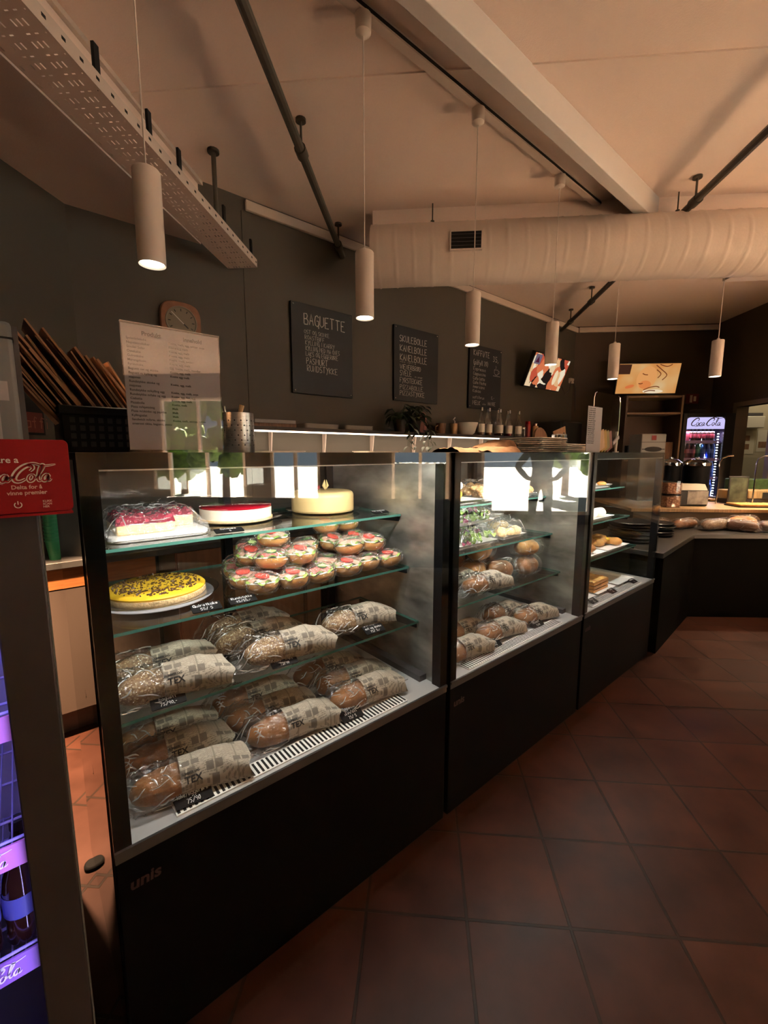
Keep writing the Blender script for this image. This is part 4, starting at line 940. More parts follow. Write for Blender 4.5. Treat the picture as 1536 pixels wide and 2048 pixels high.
# ------------------------------------------------------------------ middle case food
def tray(name, lab, cat, x, y, z, w, d, group=None, rz=0):
    t = thing(name, lab, cat, (x, y, z), R(rz), group)
    MB().rbox(-w / 2 + .015, w / 2 - .015, -d / 2 + .015, d / 2 - .015, 0, .003, .02).build('tray', M['whitegloss'], t)
    MB().grid(lambda u, v: ((w / 2 - .015 + .015 * v) * (1 if abs(math.cos(u * 6.283)) > abs(math.sin(u * 6.283)) else abs(math.cos(u * 6.283)) / abs(math.sin(u * 6.283))) * math.copysign(1, math.cos(u * 6.283)),
                            (d / 2 - .015 + .015 * v) * (1 if abs(math.sin(u * 6.283)) >= abs(math.cos(u * 6.283)) else abs(math.sin(u * 6.283)) / abs(math.cos(u * 6.283))) * math.copysign(1, math.sin(u * 6.283)), .002 + .014 * v), 64, 3, closed_u=True).build('tray_rim', M['whitegloss'], t)
    return t
def lumps(t, name, m, n, w, d, r, z, seed, layers=1, sq=.7):
    rnd = random.Random(seed)
    for k in range(n):
        x, y = rnd.uniform(-w / 2, w / 2), rnd.uniform(-d / 2, d / 2); zz = z + rnd.random() * r * (layers - 1); q = r * rnd.uniform(.8, 1.2); c = Vector((x, y, zz + q * sq)); sd = rnd.random() * 50
        MB().grid(lambda u, v: c + Vector((math.cos(u * 6.283) * math.sin(v * 3.1416), math.sin(u * 6.283) * math.sin(v * 3.1416), math.cos(v * 3.1416) * sq)) * q * (1 + .18 * noise.noise(Vector((u * 5, v * 4, sd)))), 14, 8, closed_u=True).build(name, m, t, ang=180)
t = tray('cookie_tray', 'white tray heaped with small golden cookies under clear film, middle case top shelf', 'tray', 1.76, 1.345, Z1, .24, .26); lumps(t, 'cookie', M['pastry'], 46, .19, .21, .019, .005, 4, 3); drape(-.125, .125, -.135, .135, .085, 8, par=t)
t = tray('pastry_tray', 'white tray of pale pastries at right on the middle case top shelf', 'tray', 1.99, 1.345, Z1, .19, .26); lumps(t, 'pastry', M['pastry'], 18, .13, .20, .03, .005, 5, 1); drape(-.10, .10, -.135, .135, .06, 9, par=t)
t = tray('cream_bun_plate', 'yellow cream bun on a white plate at left of the middle case top shelf', 'plate', 1.52, 1.30, Z1, .18, .20); lumps(t, 'bun', M['yellowcream'], 1, .0, .0, .05, .004, 2); lumps(t, 'icing', M['cream'], 1, .0, .0, .038, .045, 3)
def salad(x, y, z, w, d, seed, lab):
    t = tray('salad_tray', lab, 'tray', x, y, z, w, d, 'salad trays in the middle case'); rnd = random.Random(seed)
    for name, m, n in (('green_leaf', M['lettuce'], 42), ('red_leaf', M['redleaf'], 14), ('cucumber_slice', M['cucumber'], 6)):
        for k in range(n):
            c = Vector((rnd.uniform(-w * .42, w * .42), rnd.uniform(-d * .42, d * .42), rnd.uniform(.012, .06))); r_ = rnd.uniform(.018, .034); rot = Matrix.Rotation(rnd.uniform(0, 6.28), 3, 'Z') @ Matrix.Rotation(rnd.uniform(-.9, .9), 3, 'X'); sd = rnd.random() * 30
            MB().grid(lambda u, v: c + rot @ Vector((r_ * v * math.cos(u * 6.283), r_ * .75 * v * math.sin(u * 6.283), r_ * .35 * v * v * math.sin(u * 25 + sd))), 18, 3, closed_u=True).build(name, m, t, ang=180)
    drape(-w / 2 - .005, w / 2 + .005, -d / 2 - .005, d / 2 + .005, .088, seed, par=t)
salad(1.545, 1.285, Z2, .27, .24, 21, 'lower tray of mixed green salad in the middle case'); salad(1.56, 1.30, Z2 + .095, .25, .22, 22, 'upper tray of mixed salad stacked on another, middle case')
for i, (x, y, z, lab) in enumerate(((1.83, 1.245, Z2, 'film covered white plate at front on the middle case salad shelf'), (1.94, 1.30, Z2 + .002, 'film covered white plate at right on the middle case salad shelf'), (1.80, 1.36, Z2 + .085, 'film covered white plate at the rear, raised above the salad shelf'))):
    t = tray('covered_plate', lab, 'plate', x + (.03 if i == 1 else 0), y + (.09 if i == 1 else 0), z, .19, .15, 'film covered plates in the middle case'); lumps(t, 'sandwich', M['sponge'], 5, .12, .08, .028, .004, 31 + i); drape(-.10, .10, -.08, .08, .075, 40 + i, par=t, nz=.02)
def wrapped_loaf(x, y, z, m, L, ry, rz_, lab, seed, rz=0, group='film wrapped rolls in the middle case', name='wrapped_roll'):
    t = thing(name, lab, 'roll', (x, y, z), R(rz), group); bread_mesh(L, ry, rz_, seed, False).xf(Matrix.Translation((-L / 2, 0, .002))).build('bread', m, t, ang=180)
    def fn(u, v):
        a = u * 6.283; xx = -L / 2 - .03 + (L + .06) * v; e = min(v, 1 - v); f = min(1, e / .16) ** .6; n = noise.noise(Vector((xx * 30, math.cos(a) * 2, math.sin(a) * 2 + seed))) * .006
        return (xx, (ry * .45 + ry * .65 * f + n) * math.cos(a), max(.001, rz_ * (.3 + .6 * f) + (rz_ * 1.12 * f + .003 + n) * math.sin(a)))
    wr = MB().grid(fn, 30, 30, closed_u=True); rc = random.Random(seed)
    for k in range(12):
        u0, v0 = rc.uniform(.1, .9), rc.uniform(.05, .7); du, dv = rc.uniform(-.1, .1), rc.uniform(.05, .3); pts = []
        for q in range(5):
            f = q / 4; P = Vector(fn((u0 + du * f) % 1, v0 + dv * f)); pts.append(P + Vector((0, P.y * .06, .0015)))
        wr.tube(pts, [.0003] + [rc.uniform(.0006, .0012)] * 3 + [.0003], 5, mi=1)
    wr.build('clear_wrap', [M['bagfilm'], M['crease']], t, ang=25)
wrapped_loaf(1.63, 1.265, Z3, M['bun'], .16, .055, .05, 'golden film wrapped roll beside the bagged baguettes, middle case', 1, 20)
wrapped_loaf(1.76, 1.205, Z3, M['crust'], .14, .05, .045, 'brown film wrapped roll in the middle of the lowest shelf, middle case', 2, -10)
wrapped_loaf(1.93, 1.165, Z3, M['crust'], .14, .05, .045, 'brown film wrapped roll under another at right, middle case', 3, 5); wrapped_loaf(1.95, 1.18, Z3 + .093, M['bun'], .13, .05, .04, 'golden film wrapped roll lying on top of another at right, middle case', 4, -8)
wrapped_loaf(1.66, 1.255, Z3 + .103, M['bun'], .15, .052, .045, 'golden film wrapped roll stacked on another, middle case', 5, 10)

# ------------------------------------------------------------------ far case food
G3 = 'trays in the far case'
t = tray('pastry_tray', 'white tray of flat pastries on the top shelf of the far case', 'tray', 2.45, 1.35, Z1, .40, .26, G3); lumps(t, 'pastry', M['pastry'], 12, .30, .18, .032, .004, 51, 1, .5)
t = tray('pastry_tray', 'second white tray of pastries on the top shelf of the far case, right', 'tray', 2.86, 1.35, Z1, .36, .26, G3); lumps(t, 'pastry', M['bun'], 10, .26, .18, .03, .004, 52, 1, .5)
t = tray('bun_tray', 'white tray of pale wrapped buns in the far case', 'tray', 2.66, 1.275, Z2, .52, .26, G3)
for i in range(7):
    o = bread_mesh(.11, .035, .032, i + 3, False).xf(Matrix.Translation((-.21 + (i % 4) * .12 - .02, -.06 + .10 * (i // 4), .004)) ).build('wrapped_bun', M['cream'], t, ang=180)
t = tray('bun_tray', 'white tray of brown cinnamon buns on the far case lowest shelf, left', 'tray', 2.52, 1.215, Z3, .34, .26, G3); lumps(t, 'cinnamon_bun', M['crust'], 12, .26, .18, .040, .004, 53, 1, .6)
t = tray('bun_tray', 'white tray of yellow centred buns on the far case lowest shelf, right', 'tray', 2.87, 1.215, Z3, .32, .26, G3); lumps(t, 'custard_bun', M['bun'], 9, .24, .18, .042, .004, 54, 1, .6); lumps(t, 'custard', M['yellowcream'], 5, .2, .14, .018, .035, 55, 1, .5)
for x, w, lab, m, sd in ((2.33, .24, 'white tray of pizza slices at left on the far case deck', M['pizza'], 61), (2.60, .25, 'white tray of pizza slices at middle on the far case deck', M['pizza'], 62), (2.88, .25, 'nearly empty white tray at right on the far case deck', M['pastry'], 63)):
    t = tray('pizza_tray', lab, 'tray', x, 1.17, ZD + .001, w, .28, G3)
    if sd < 63:
        for k in range(3):
            MB().grid(lambda u, v: (-w * .38 + w * .76 * u, -.10 + .2 * v, .024 + k * .022 + .006 * noise.noise(Vector((u * 8, v * 8, sd + k)))), 14, 12).grid(lambda u, v: (-w * .38 + w * .76 * u, -.10 + .2 * v, .004 + k * .022), 1, 1).build('pizza_slice', m, t, ang=180)
            MB().box(-w * .385, w * .385, -.102, .102, .004 + k * .022, .020 + k * .022).build('crust', M['bun'], t)
# ------------------------------------------------------------------ tall drink fridge at the left edge
M['fridgewall'] = mat('fridge_lining', (.50, .48, .62), .4)
def tall_fridge():
    t = thing('drinks_fridge', 'tall grey glass door drinks fridge with violet light, cut by the left edge', 'fridge', (0, .93, 0))
    X0, X1, D = -.66, .021, .62
    MB().box(X0, X1, .03, D, 0, .08).box(X0, X0 + .03, .03, D, .08, 1.555).box(X1 - .03, X1, .03, D, .08, 1.555).box(X0 + .03, X1 - .03, D - .03, D, .08, 1.555).box(X0 + .03, X1 - .03, .03, D, 1.30, 1.555).build('cabinet', M['grey'], t)
    MB().box(X0 + .031, X0 + .034, .04, D - .03, .08, 1.30).box(X1 - .034, X1 - .031, .04, D - .03, .08, 1.30).box(X0 + .03, X1 - .03, D - .034, D - .031, .08, 1.3).build('lining', M['fridgewall'], t)
    d = MB().box(X1 - .068, X1, 0, .028, .06, 1.27).box(X0, X0 + .068, 0, .028, .06, 1.27).box(X0 + .068, X1 - .068, 0, .028, 1.23, 1.27).box(X0 + .068, X1 - .068, 0, .028, .06, .12).build('door', M['grey'], t, bev=.003)
    MB().box(X0 + .068, X1 - .068, .010, .016, .12, 1.23).build('door_glass', M['glass'], d)
    MB().box(X1 + .0005, X1 + .003, .004, .024, .06, 1.27).build('door_edge', M['lightgrey'], d)
    h = MB().box(X0, X1 - .008, 0, .03, 1.275, 1.555).build('header', M['lightgrey'], t, bev=.006)
    MB().box(X0, X1 - .007, -.0006, .03, 1.528, 1.531).build('header_seam', M['blackmatt'], h)
    MB().box(-.30, .001, -.002, 0, 1.432, 1.462).box(-.30, -.012, -.002, 0, 1.34, 1.432).build('header_letter', M['paper'], h)
    for z in (.845, .585, .345):
        mb = MB()
        for k in range(29): x = X0 + .055 + k * .0205; mb.tube([(x, .105, z), (x, D - .05, z)], .0016, 5)
        for y in (.108, .2, .34, .48, D - .05): mb.tube([(X0 + .035, y, z - .004), (X1 - .035, y, z - .004)], .003, 6)
        mb.tube([(X0 + .035, .102, z + .022), (X1 - .035, .102, z + .022)], .003, 6)
        sh = mb.build('wire_shelf', M['violet'], t)
        st = MB().box(X0 + .05, X1 - .072, .094, .098, z - .032, z + .018).build('price_strip', M['pink'] if z > .4 else mat('violet_strip', (.30, .14, .42), .4), sh)
        mb = MB()
        for k in range(3): script_logo(.030, mb, X1 - .072 - .004 - (k + 1) * .14, z - .020)
        mb.xf(Matrix.Translation((0, .0936, 0)) @ UP).build('strip_lettering', M['whitegloss'], st)
    light('AREA', 'fridge_light', ((X0 + X1) / 2, .05, 1.22), 2.6, (.42, .36, 1), (R(15), 0, 0), t, shape='RECTANGLE', size=.5, size_y=.05)
    light('AREA', 'fridge_side_light', (X1 - .072, .05, .70), 2.2, (.42, .36, 1), (0, R(90), 0), t, shape='RECTANGLE', size=1.0, size_y=.02)
tall_fridge()
def soda(fill, cap, lab_m, s=1.0):
    t = thing('soda_bottle', '', 'bottle', (0, 0, 0), 0, 'bottles in the tall drinks fridge')
    MB().lathe([(0, .004), (.026 * s, 0), (.0315 * s, .012), (.030 * s, .05), (.0315 * s, .07), (.0315 * s, .115), (.028 * s, .145), (.014 * s, .185), (.0125 * s, .20)], 22).build('body', fill, t, ang=60)
    MB().lathe([(.0322 * s, .068), (.0326 * s, .07), (.0326 * s, .112), (.0322 * s, .114)], 22, cap=False).build('label', lab_m, t)
    MB().lathe([(.0150 * s, .196), (.0150 * s, .216), (.013 * s, .218)], 16).build('cap', cap, t)
    return t
sb = soda(M['cola'], M['blackplastic'], M['label_blue'])
Zf = .352
spots = [(-.068, 1.078), (-.135, 1.075), (-.066, 1.15), (-.140, 1.15), (-.205, 1.078)]
for i, (x, y) in enumerate(spots):
    lab = ['dark soda bottle with blue label behind the fridge door, front right', 'dark soda bottle with blue label at the picture edge, front row of fridge', 'dark soda bottle in the second row behind the front right one', 'dark soda bottle in the second row at the picture edge', 'dark soda bottle farthest left in the front row of the fridge'][i]
    if i == 0: sb.location = (x, y, Zf); sb['label'] = lab
    else: dup(sb, (x, y, Zf), random.uniform(0, 6), lab)
t = thing('drink_sign', 'red sign flag with white script lettering sticking out from the fridge', 'sign', (0, .895, 0))
MB().rbox(-.24, .0685, 1.2535, 1.3705, 0, .004, .008).xf(Matrix.Translation((0, .004, 0)) @ UP).build('panel', M['red'], t, bev=.001)
MB().box(-.24, .067, -.002, .034, 1.2485, 1.2525).build('ledge', M['red'], t)
mk = Matrix.Translation((0, -.0003, 0)) @ UP
font_mb([(.0035, 1.334, .0135, 'Share a', 'RIGHT', 0, .0002)]).xf(mk).build('share_lettering', M['whitegloss'], t)
script_logo(.0265, ox=-.060, oy=1.3045, fat=1.9).xf(mk).build('logo_outline', M['whitegloss'], t)
script_logo(.0265, ox=-.060, oy=1.3045, fat=.75).xf(Matrix.Translation((0, -.0009, 0)) @ UP).build('logo_red', M['red'], t)
font_mb([(.010, 1.2925, .0088, 'Delta for å', 'CENTER', 0, .0002), (.010, 1.2835, .0088, 'vinne premier', 'CENTER', 0, .0002)]).xf(mk).build('small_lettering', mat('pale_pink', (.72, .48, .44), .5), t)
mb = MB(); ribbon(mb, [(-.003 + .0045 * math.sin(R(a)), 1.2675 + .0045 * math.cos(R(a))) for a in range(35, 326, 15)], .0013); ribbon(mb, [(-.003, 1.268), (-.003, 1.2735)], .0013); mb.xf(mk).build('power_symbol', M['whitegloss'], t)
font_mb([(.028, 1.270, .0045, 'KLIKK', 'LEFT', 0, .0001), (.028, 1.2655, .0045, 'SCAN', 'LEFT', 0, .0001), (.028, 1.261, .0045, 'HER', 'LEFT', 0, .0001)]).xf(mk).build('tiny_lettering', mat('pale_pink2', (.72, .48, .44), .5), t)
t = thing('cable_guard', 'black rubber cable cover on the orange floor behind the fridge', 'cable cover', (.075, 1.575, 0), R(-10))
MB().rbox(-.022, .06, -.022, .022, 0, .016, .02).build('cover', M['cardblack'], t, bev=.006)
MB().tube([(.03, -.0, .012), (.07, .3, .005), (.22, .7, .005), (.31, .98, .005)], .004, 6).build('cable', M['blackmatt'], t)

# ------------------------------------------------------------------ on top of the cases
ZT = 1.3505
t = thing('bag_crate', 'black plastic crate on the nearest case, filled with brown paper bags', 'crate', (.24, 1.47, ZT))
mb = MB(); w, d, h = .145, .135, .115
for x0, x1, y0, y1 in ((-w, w, -d, -d + .006), (-w, w, d - .006, d), (-w, -w + .006, -d + .006, d - .006), (w - .006, w, -d + .006, d - .006)): mb.box(x0, x1, y0, y1, 0, h)
mb.box(-w, w, -d, d, 0, .005).build('crate_body', M['cardblack'], t, bev=.004)
MB().box(-w - .006, w + .006, -d - .006, -d, h - .022, h).box(-w - .006, -w, -d, d, h - .022, h).build('crate_rim', M['cardblack'], t, bev=.003)
mb = MB()
for i in range(13):
    for j in range(4): mb.box(-w + .016 + i * .020, -w + .027 + i * .020, -d - .0008, -d, .014 + j * .020, .027 + j * .020)
o = mb.build('crate_holes', M['blackmatt'], t); o['kind'] = 'stuff'
rnd = random.Random(5)
N = 22
NMS = ('leftmost', 'second', 'third', 'fourth', 'fifth', 'sixth', 'seventh', 'eighth', 'ninth', 'tenth', 'eleventh', 'twelfth', 'thirteenth', 'fourteenth', 'fifteenth', 'sixteenth', 'seventeenth', 'eighteenth', 'nineteenth', 'twentieth', 'twenty-first', 'rightmost')
for i in range(N):
    f = i / (N - 1); bx = .135 + .205 * f; lean = R(-34 + 3 * f + rnd.uniform(-1.5, 1.5)); L = .275 + .05 * math.sin(f * 5) * (1 if f > .45 else .3) + rnd.uniform(-.012, .018) + (.035 if f > .35 else 0); y0, y1 = -.075 + rnd.uniform(-.02, .02), .075 + rnd.uniform(-.02, .02); th = rnd.uniform(.003, .0055); bw = rnd.uniform(-.006, .006)
    fn = lambda u, v: Vector((bw * math.sin(v * 3.1) + .004 * v * u, y0 + (y1 - y0) * u, L * v + .010 * u * v))
    n = 8; mb = MB().grid(fn, 4, n).grid(lambda u, v: fn(u, v) + Vector((th, 0, 0)), 4, n).grid(lambda u, v: fn(0, v) + Vector((th * u, 0, 0)), 1, n).grid(lambda u, v: fn(u, 1) + Vector((th * v, 0, 0)), 4, 1).grid(lambda u, v: fn(1, v) + Vector((th * u, 0, 0)), 1, n)
    mb.xf(Matrix.Rotation(lean, 4, 'Y'))
    o = mb.build('paper_bag', M['kraft'], loc=(bx, 1.47, ZT + .010), ang=40)
    tag(o, '%s of the flat brown paper bags leaning left in the black crate' % NMS[i], 'paper bag', 'brown paper bags in the crate')

t = thing('product_list', 'white product list headed Produkt and Innehold in a clear stand', 'notice', (.205, 1.15, ZT))
w, h = .214, .290
MB().box(0, w, 0, .0012, .006, h - .003).build('sheet', M['paper'], t)
MB().box(-.002, w + .002, -.004, -.002, 0, h).box(-.002, w + .002, .003, .005, 0, h).build('clear_holder', M['acrylic'], t)
MB().box(-.002, w + .002, -.03, .035, 0, .003).build('holder_foot', M['acrylic'], t)
MB().box(-.002, w + .002, -.004, .005, h, h + .0015).build('holder_edge', mat('bright_edge', (.8, .72, .66), .3), t)
left = ['Sjokoladekake', 'Napoleonskaker', 'Smuler Solar', 'Ostekake', 'Gulrotkake', 'Marengskake', 'Fyrstekake', 'Baguett ost og skinke', 'Baguett m kylling og', 'majones', 'Rundstykke skinke og', 'majones', 'Rundstykke m/kylling egg', 'Rundstykke m/laks og egg', 'Ciabatta', 'Pizzabolle', 'Pizza m/kjøttdeig', 'Pizza m/skinke og paprika', 'Kyllingsalat', 'Sandwich m/brie, skinke', 'smørost tikka, baguett, pesto']
right = ['Kveite, melk, egg, nøtter, soya', 'Kveite egg melk', 'Kveite, egg, melk', 'Kveite, egg, melk', 'Kveite, melk, nøtter', 'Kveite, egg, melk', 'Egg, kveite, melk, mandler', 'Kveite, egg, melk', 'Kveite egg melk', '', 'Kveite, egg, melk', '', 'Kveite, egg, melk, soya', 'Kveite, egg, fisk, egg', 'Kveite, egg, melk', 'Kveite, melk', 'Melk', 'Melk', 'Melk', 'Kveite, melk, sennep, nøtter', '']
rows = [(.040, h - .024, .0125, 'Produkt', 'LEFT', 0, .0005), (.130, h - .024, .0125, 'Innehold', 'LEFT', 0, .0005)]
for i, (a, b) in enumerate(zip(left, right)):
    y = h - .036 - i * .0095; rows.append((.008, y, .0072, a, 'LEFT', 0, .0001))
    if b: rows.append((.096, y, .0068, b, 'LEFT', 0, .0002))
font_mb(rows).xf(Matrix.Translation((0, -.0002, 0)) @ UP).build('printed_lettering', M['ink'], t)

t = thing('cutlery_holder', 'tall perforated steel cylinder with tongs on the nearest case', 'holder', (.603, 1.5, ZT))
MB().lathe([(.0, .002), (.052, 0), (.053, .004), (.053, .134), (.051, .135), (.050, .004), (0, .004)], 40).build('cylinder', M['steel'], t)
mb = MB()
for k in range(16):
    for j in range(6):
        a = 2 * math.pi * (k + .5 * (j % 2)) / 16; mb.lathe([(.0026, 0), (0, .0006)], 8).v[-16:] and None
        m = Matrix.Translation((.0531 * math.cos(a), .0531 * math.sin(a), .025 + j * .0165)) @ Matrix.Rotation(a, 4, 'Z') @ Matrix.Rotation(R(90), 4, 'Y')
        for q in range(len(mb.v) - 16, len(mb.v)): mb.v[q] = tuple(m @ Vector(mb.v[q]))
o = mb.build('holes', M['blackmatt'], t); o['kind'] = 'stuff'
t2 = thing('serving_tongs', 'pale wooden handled tongs standing in the perforated cylinder', 'tongs', (.603, 1.5, ZT + .006))
MB().tube([(-.02, 0, 0), (.003, -.01, .12), (.012, -.012, .155)], [.006, .007, .009]).build('handle', M['oak'], t2); MB().tube([(-.028, .005, 0), (-.046, 0, .15)], .004).build('steel_arm', M['chrome'], t2)

def square_plate(w, m=M['plate']):
    t = thing('square_plate', '', 'plate', (0, 0, 0), 0, 'stacked square plates on the cases')
    MB().rbox(-w / 2 + .02, w / 2 - .02, -w / 2 + .02, w / 2 - .02, 0, .004, .02).rbox(-w / 2, w / 2, -w / 2, w / 2, .0025, .0092, .018).build('plate_body', m, t, bev=.0015); return t
sp0 = square_plate(.285)
N8 = ('bottom', 'second', 'third', 'fourth', 'fifth', 'sixth', 'seventh', 'top')
for k in range(8):
    lab = '%s plate of the tall square plate stack on the case top' % N8[k]; loc = (2.33 + random.uniform(-.005, .005), 1.40 + random.uniform(-.005, .005), ZT + k * .0105)
    if k == 0: sp0.location = loc; sp0['label'] = lab
    else: dup(sp0, loc, random.uniform(-.03, .03), lab)
for k in range(5):
    dup(sp0, (2.63 + random.uniform(-.005, .005), 1.42, ZT + k * .0105), random.uniform(-.03, .03), '%s plate of the lower square plate stack, right of the tall stack' % ('bottom', 'second', 'third', 'fourth', 'top')[k])
slab('bread_board', 'pale wooden board right of the square plates on the case top', 'board', 2.79, 2.98, 1.36, 1.60, ZT, ZT + .035, M['oak'], .006)
for i, (x, y, l, h, ry, lab) in enumerate(((1.74, 1.42, .30, .022, 0, 'flat brown paper bag lying at left on the middle case top'), (1.88, 1.36, .28, .030, 4, 'crumpled brown paper bag in the middle of the case top'), (2.04, 1.47, .26, .070, 8, 'puffed brown paper bag beside the tall plate stack'))):
    def fn(u, v, s=1): 
        e = min(u, 1 - u) * 2; f = min(1, min(v, 1 - v) * 5); return ((u - .5) * l, (v - .5) * .18, max(0.0005, h * (.35 + .65 * (1 - (1 - u) ** 2 if i else .8)) * f ** .5 + .012 * noise.noise(Vector((u * 5, v * 5, i * 7))) * f))
    MB_ = MB().grid(fn, 16, 12).grid(lambda u, v: ((u - .5) * l, (v - .5) * .18, 0), 1, 1)
    o = MB_.build('paper_bag', M['kraft'], loc=(x, y, ZT), rot=(0, 0, R(ry)), ang=25); tag(o, lab, 'paper bag', 'brown paper bags on the middle case')
t = thing('price_list', 'narrow white printed list standing on the far case', 'notice', (2.275, 1.06, ZT))
MB().box(0, .165, 0, .002, 0, .238).build('sheet', M['paper'], t); MB().box(0, .165, 0, .04, 0, .002).build('foot', M['acrylic'], t)
font_mb([(.012, .225 - i * .0105, .008, ('Pizza 55 65', 'Svele 35 40', 'Bolle 40 45', 'Kake 65 75', 'Kaffi 35 45', 'Te 35 45', 'Kakao 45 55')[i % 7] + '   ' + ('Salat 129', 'Brød 55')[i % 2], 'LEFT', 0, .0001) for i in range(18)]).xf(Matrix.Translation((0, -.0004, 0)) @ UP).build('printed_lettering', mat('grey_ink', (.25, .24, .25), .6), t)
jar(2.52, 1.34, ZT, .05, .105, mat('coffee_jar', (.06, .03, .02), .2, coat=.5), M['chrome'], 'dark brown jar with steel lid behind the narrow list')
for i, (x, m, lab) in enumerate(((2.46, M['oak'], 'orange and yellow leaflet leaning first behind the narrow list'), (2.53, mat('leaflet_mustard', (.45, .28, .04), .5), 'mustard leaflet leaning second in the leaflet row'), (2.60, mat('leaflet_olive', (.30, .26, .08), .5), 'olive leaflet leaning third in the leaflet row'), (2.67, mat('leaflet_brown', (.20, .07, .05), .5), 'dark red leaflet leaning last in the leaflet row'))):
    o = MB().box(-.045, .045, -.004, .004, 0, .105, rot=Matrix.Rotation(R(-18), 3, 'Y'), piv=(0, 0, 0)).build('leaflet', m, loc=(x + .03, 1.075 + .015 * i, ZT + .014), rot=(0, 0, R(4))); tag(o, lab, 'leaflet', 'leaflets on the far case')
t = thing('acrylic_screen', 'clear acrylic guard with rounded corners standing on the far case', 'screen', (2.56, 1.16, ZT))
MB().rbox(0, .36, .03, .345, 0, .004, .03).xf(Matrix.Translation((0, .004, 0)) @ UP).build('pane', M['acrylic'], t)
mb = MB(); mb.tube([(0, .002, .05), (0, .002, .31), (.01, .002, .337), (.03, .002, .345)], .0022, 6).tube([(.33, .002, .345), (.35, .002, .337), (.36, .002, .31), (.36, .002, .05)], .0022, 6); mb.build('bright_edge', M['chrome'], t)
for x in (.01, .35): MB().cyl((x, .006, 0), (x, .006, .13), .007).cyl((x, .006, 0), (x, .006, .006), .018).build('post', M['white'], t)
MB().box(.26, .35, -.012, -.004, .065, .085, rot=Matrix.Rotation(R(-28), 3, 'Y')).build('clip', M['paper'], t)

# ------------------------------------------------------------------ back counter along the chalkboard wall
M['counter_front'] = mat('cream_cabinet', (.105, .078, .062), .5); M['worktop'] = mat('grey_worktop', (.075, .073, .07), .4); M['doorwood'] = mat('cherry_wood', (.36, .15, .07), .4, noise_amt=.2, noise_scale=6, stretch=(6, 1, 1))
def cabinet(x0, x1, front, lab, n=1):
    t = thing('base_cabinet', lab, 'cabinet', (x0, 2.40, 0)); w = x1 - x0
    (MB().prism([(0, .02), (w, .02), (w, .39), (.36, .39)], .13, .83) if front == 'cream' else MB().box(0, w, .02, YW - 2.405, .13, .83)).box(.02, w - .02, .08, YW - 2.42, 0, .13).build('carcass', M['doorwood'] if front != 'cream' else M['counter_front'], t)
    if front == 'cream': MB().box(0, w, -.002, .02, .735, .828).build('top_rail', M['wood'], t)
    for k in range(n):
        a, b = w * k / n + .004, w * (k + 1) / n - .004
        d = MB().box(a, b, 0, .02, .135, .73 if front == 'cream' else .825).build('door', M['counter_front'] if front == 'cream' else M['doorwood'], t, bev=.002)
        if front != 'cream': MB().cyl(((a + b) / 2 - .05, -.02, .72), ((a + b) / 2 + .05, -.02, .72), .004).build('handle', M['chrome'], d)
cabinet(-.08, .50, 'cream', 'cream cabinet with orange wood rail behind the nearest case, left end', 2); cabinet(.60, 1.35, 'wood', 'reddish wood cabinet second from left under the lit shelf', 2); cabinet(1.37, 2.6, 'wood', 'long reddish wood cabinet under the lit shelf', 3); cabinet(2.62, 5.18, 'wood', 'reddish wood cabinet at the far end of the back counter', 4)
o = MB().prism([(-.115, 2.38), (5.2, 2.38), (5.2, YW - .002), (.305, YW - .002)], .83, .862).build('worktop', M['worktop'], bev=.003); tag(o, 'long grey worktop along the chalkboard wall', 'worktop')
for i, (x, y) in enumerate(((.105, 2.47), (.195, 2.47))):
    for k in range(9):
        o = MB().lathe([(.026, 0), (.036, .085), (.0385, .085), (.0385, .090), (.034, .090), (.024, .004), (0, .004)], 18).build('paper_cup', M['green_cup'], loc=(x, y, .862 + k * .017)); tag(o, '%s green cup of the %s stack behind the red sign' % (('bottom', 'second', 'third', 'fourth', 'fifth', 'sixth', 'seventh', 'eighth', 'top')[k], ('left', 'right')[i]), 'cup', 'stacked green cups')
t = thing('ketchup_tub', 'small white tub with red lid between the green cup stacks', 'tub', (.15, 2.44, .862)); MB().lathe([(.022, 0), (.026, .055), (0, .055)], 18).build('tub', M['white'], t); MB().lathe([(.027, .055), (.027, .07), (0, .07)], 18).build('lid', M['redsoft'], t)
slab('coffee_machine', 'large dark coffee machine at the end of the back counter', 'coffee machine', 4.58, 5.08, 2.42, 2.76, .862, 1.70, M['blackplastic'], .02)
t = thing('round_board', 'round striped wooden board leaning on the case top behind the plates', 'board', (2.80, 1.63, ZT), 0); MB().lathe([(.0, 0), (.085, 0), (.085, .014), (0, .014)], 32).xf(Matrix.Translation((0, 0, .086)) @ Matrix.Rotation(R(80), 4, 'X')).build('board', M['brownwood'], t)
t = thing('card_box', 'tilted beige card with a dark dot behind the dark jar', 'card', (3.0, 1.58, ZT + .02), 0); MB().box(-.085, .085, -.003, .003, 0, .15, rot=Matrix.Rotation(R(-14), 3, 'Y'), piv=(0, 0, 0)).build('card', M['kraft'], t); MB().lathe([(.009, 0), (0, .001)], 12).xf(Matrix.Translation((.03, -.0035, .115)) @ UP).build('dot', M['ink'], t)
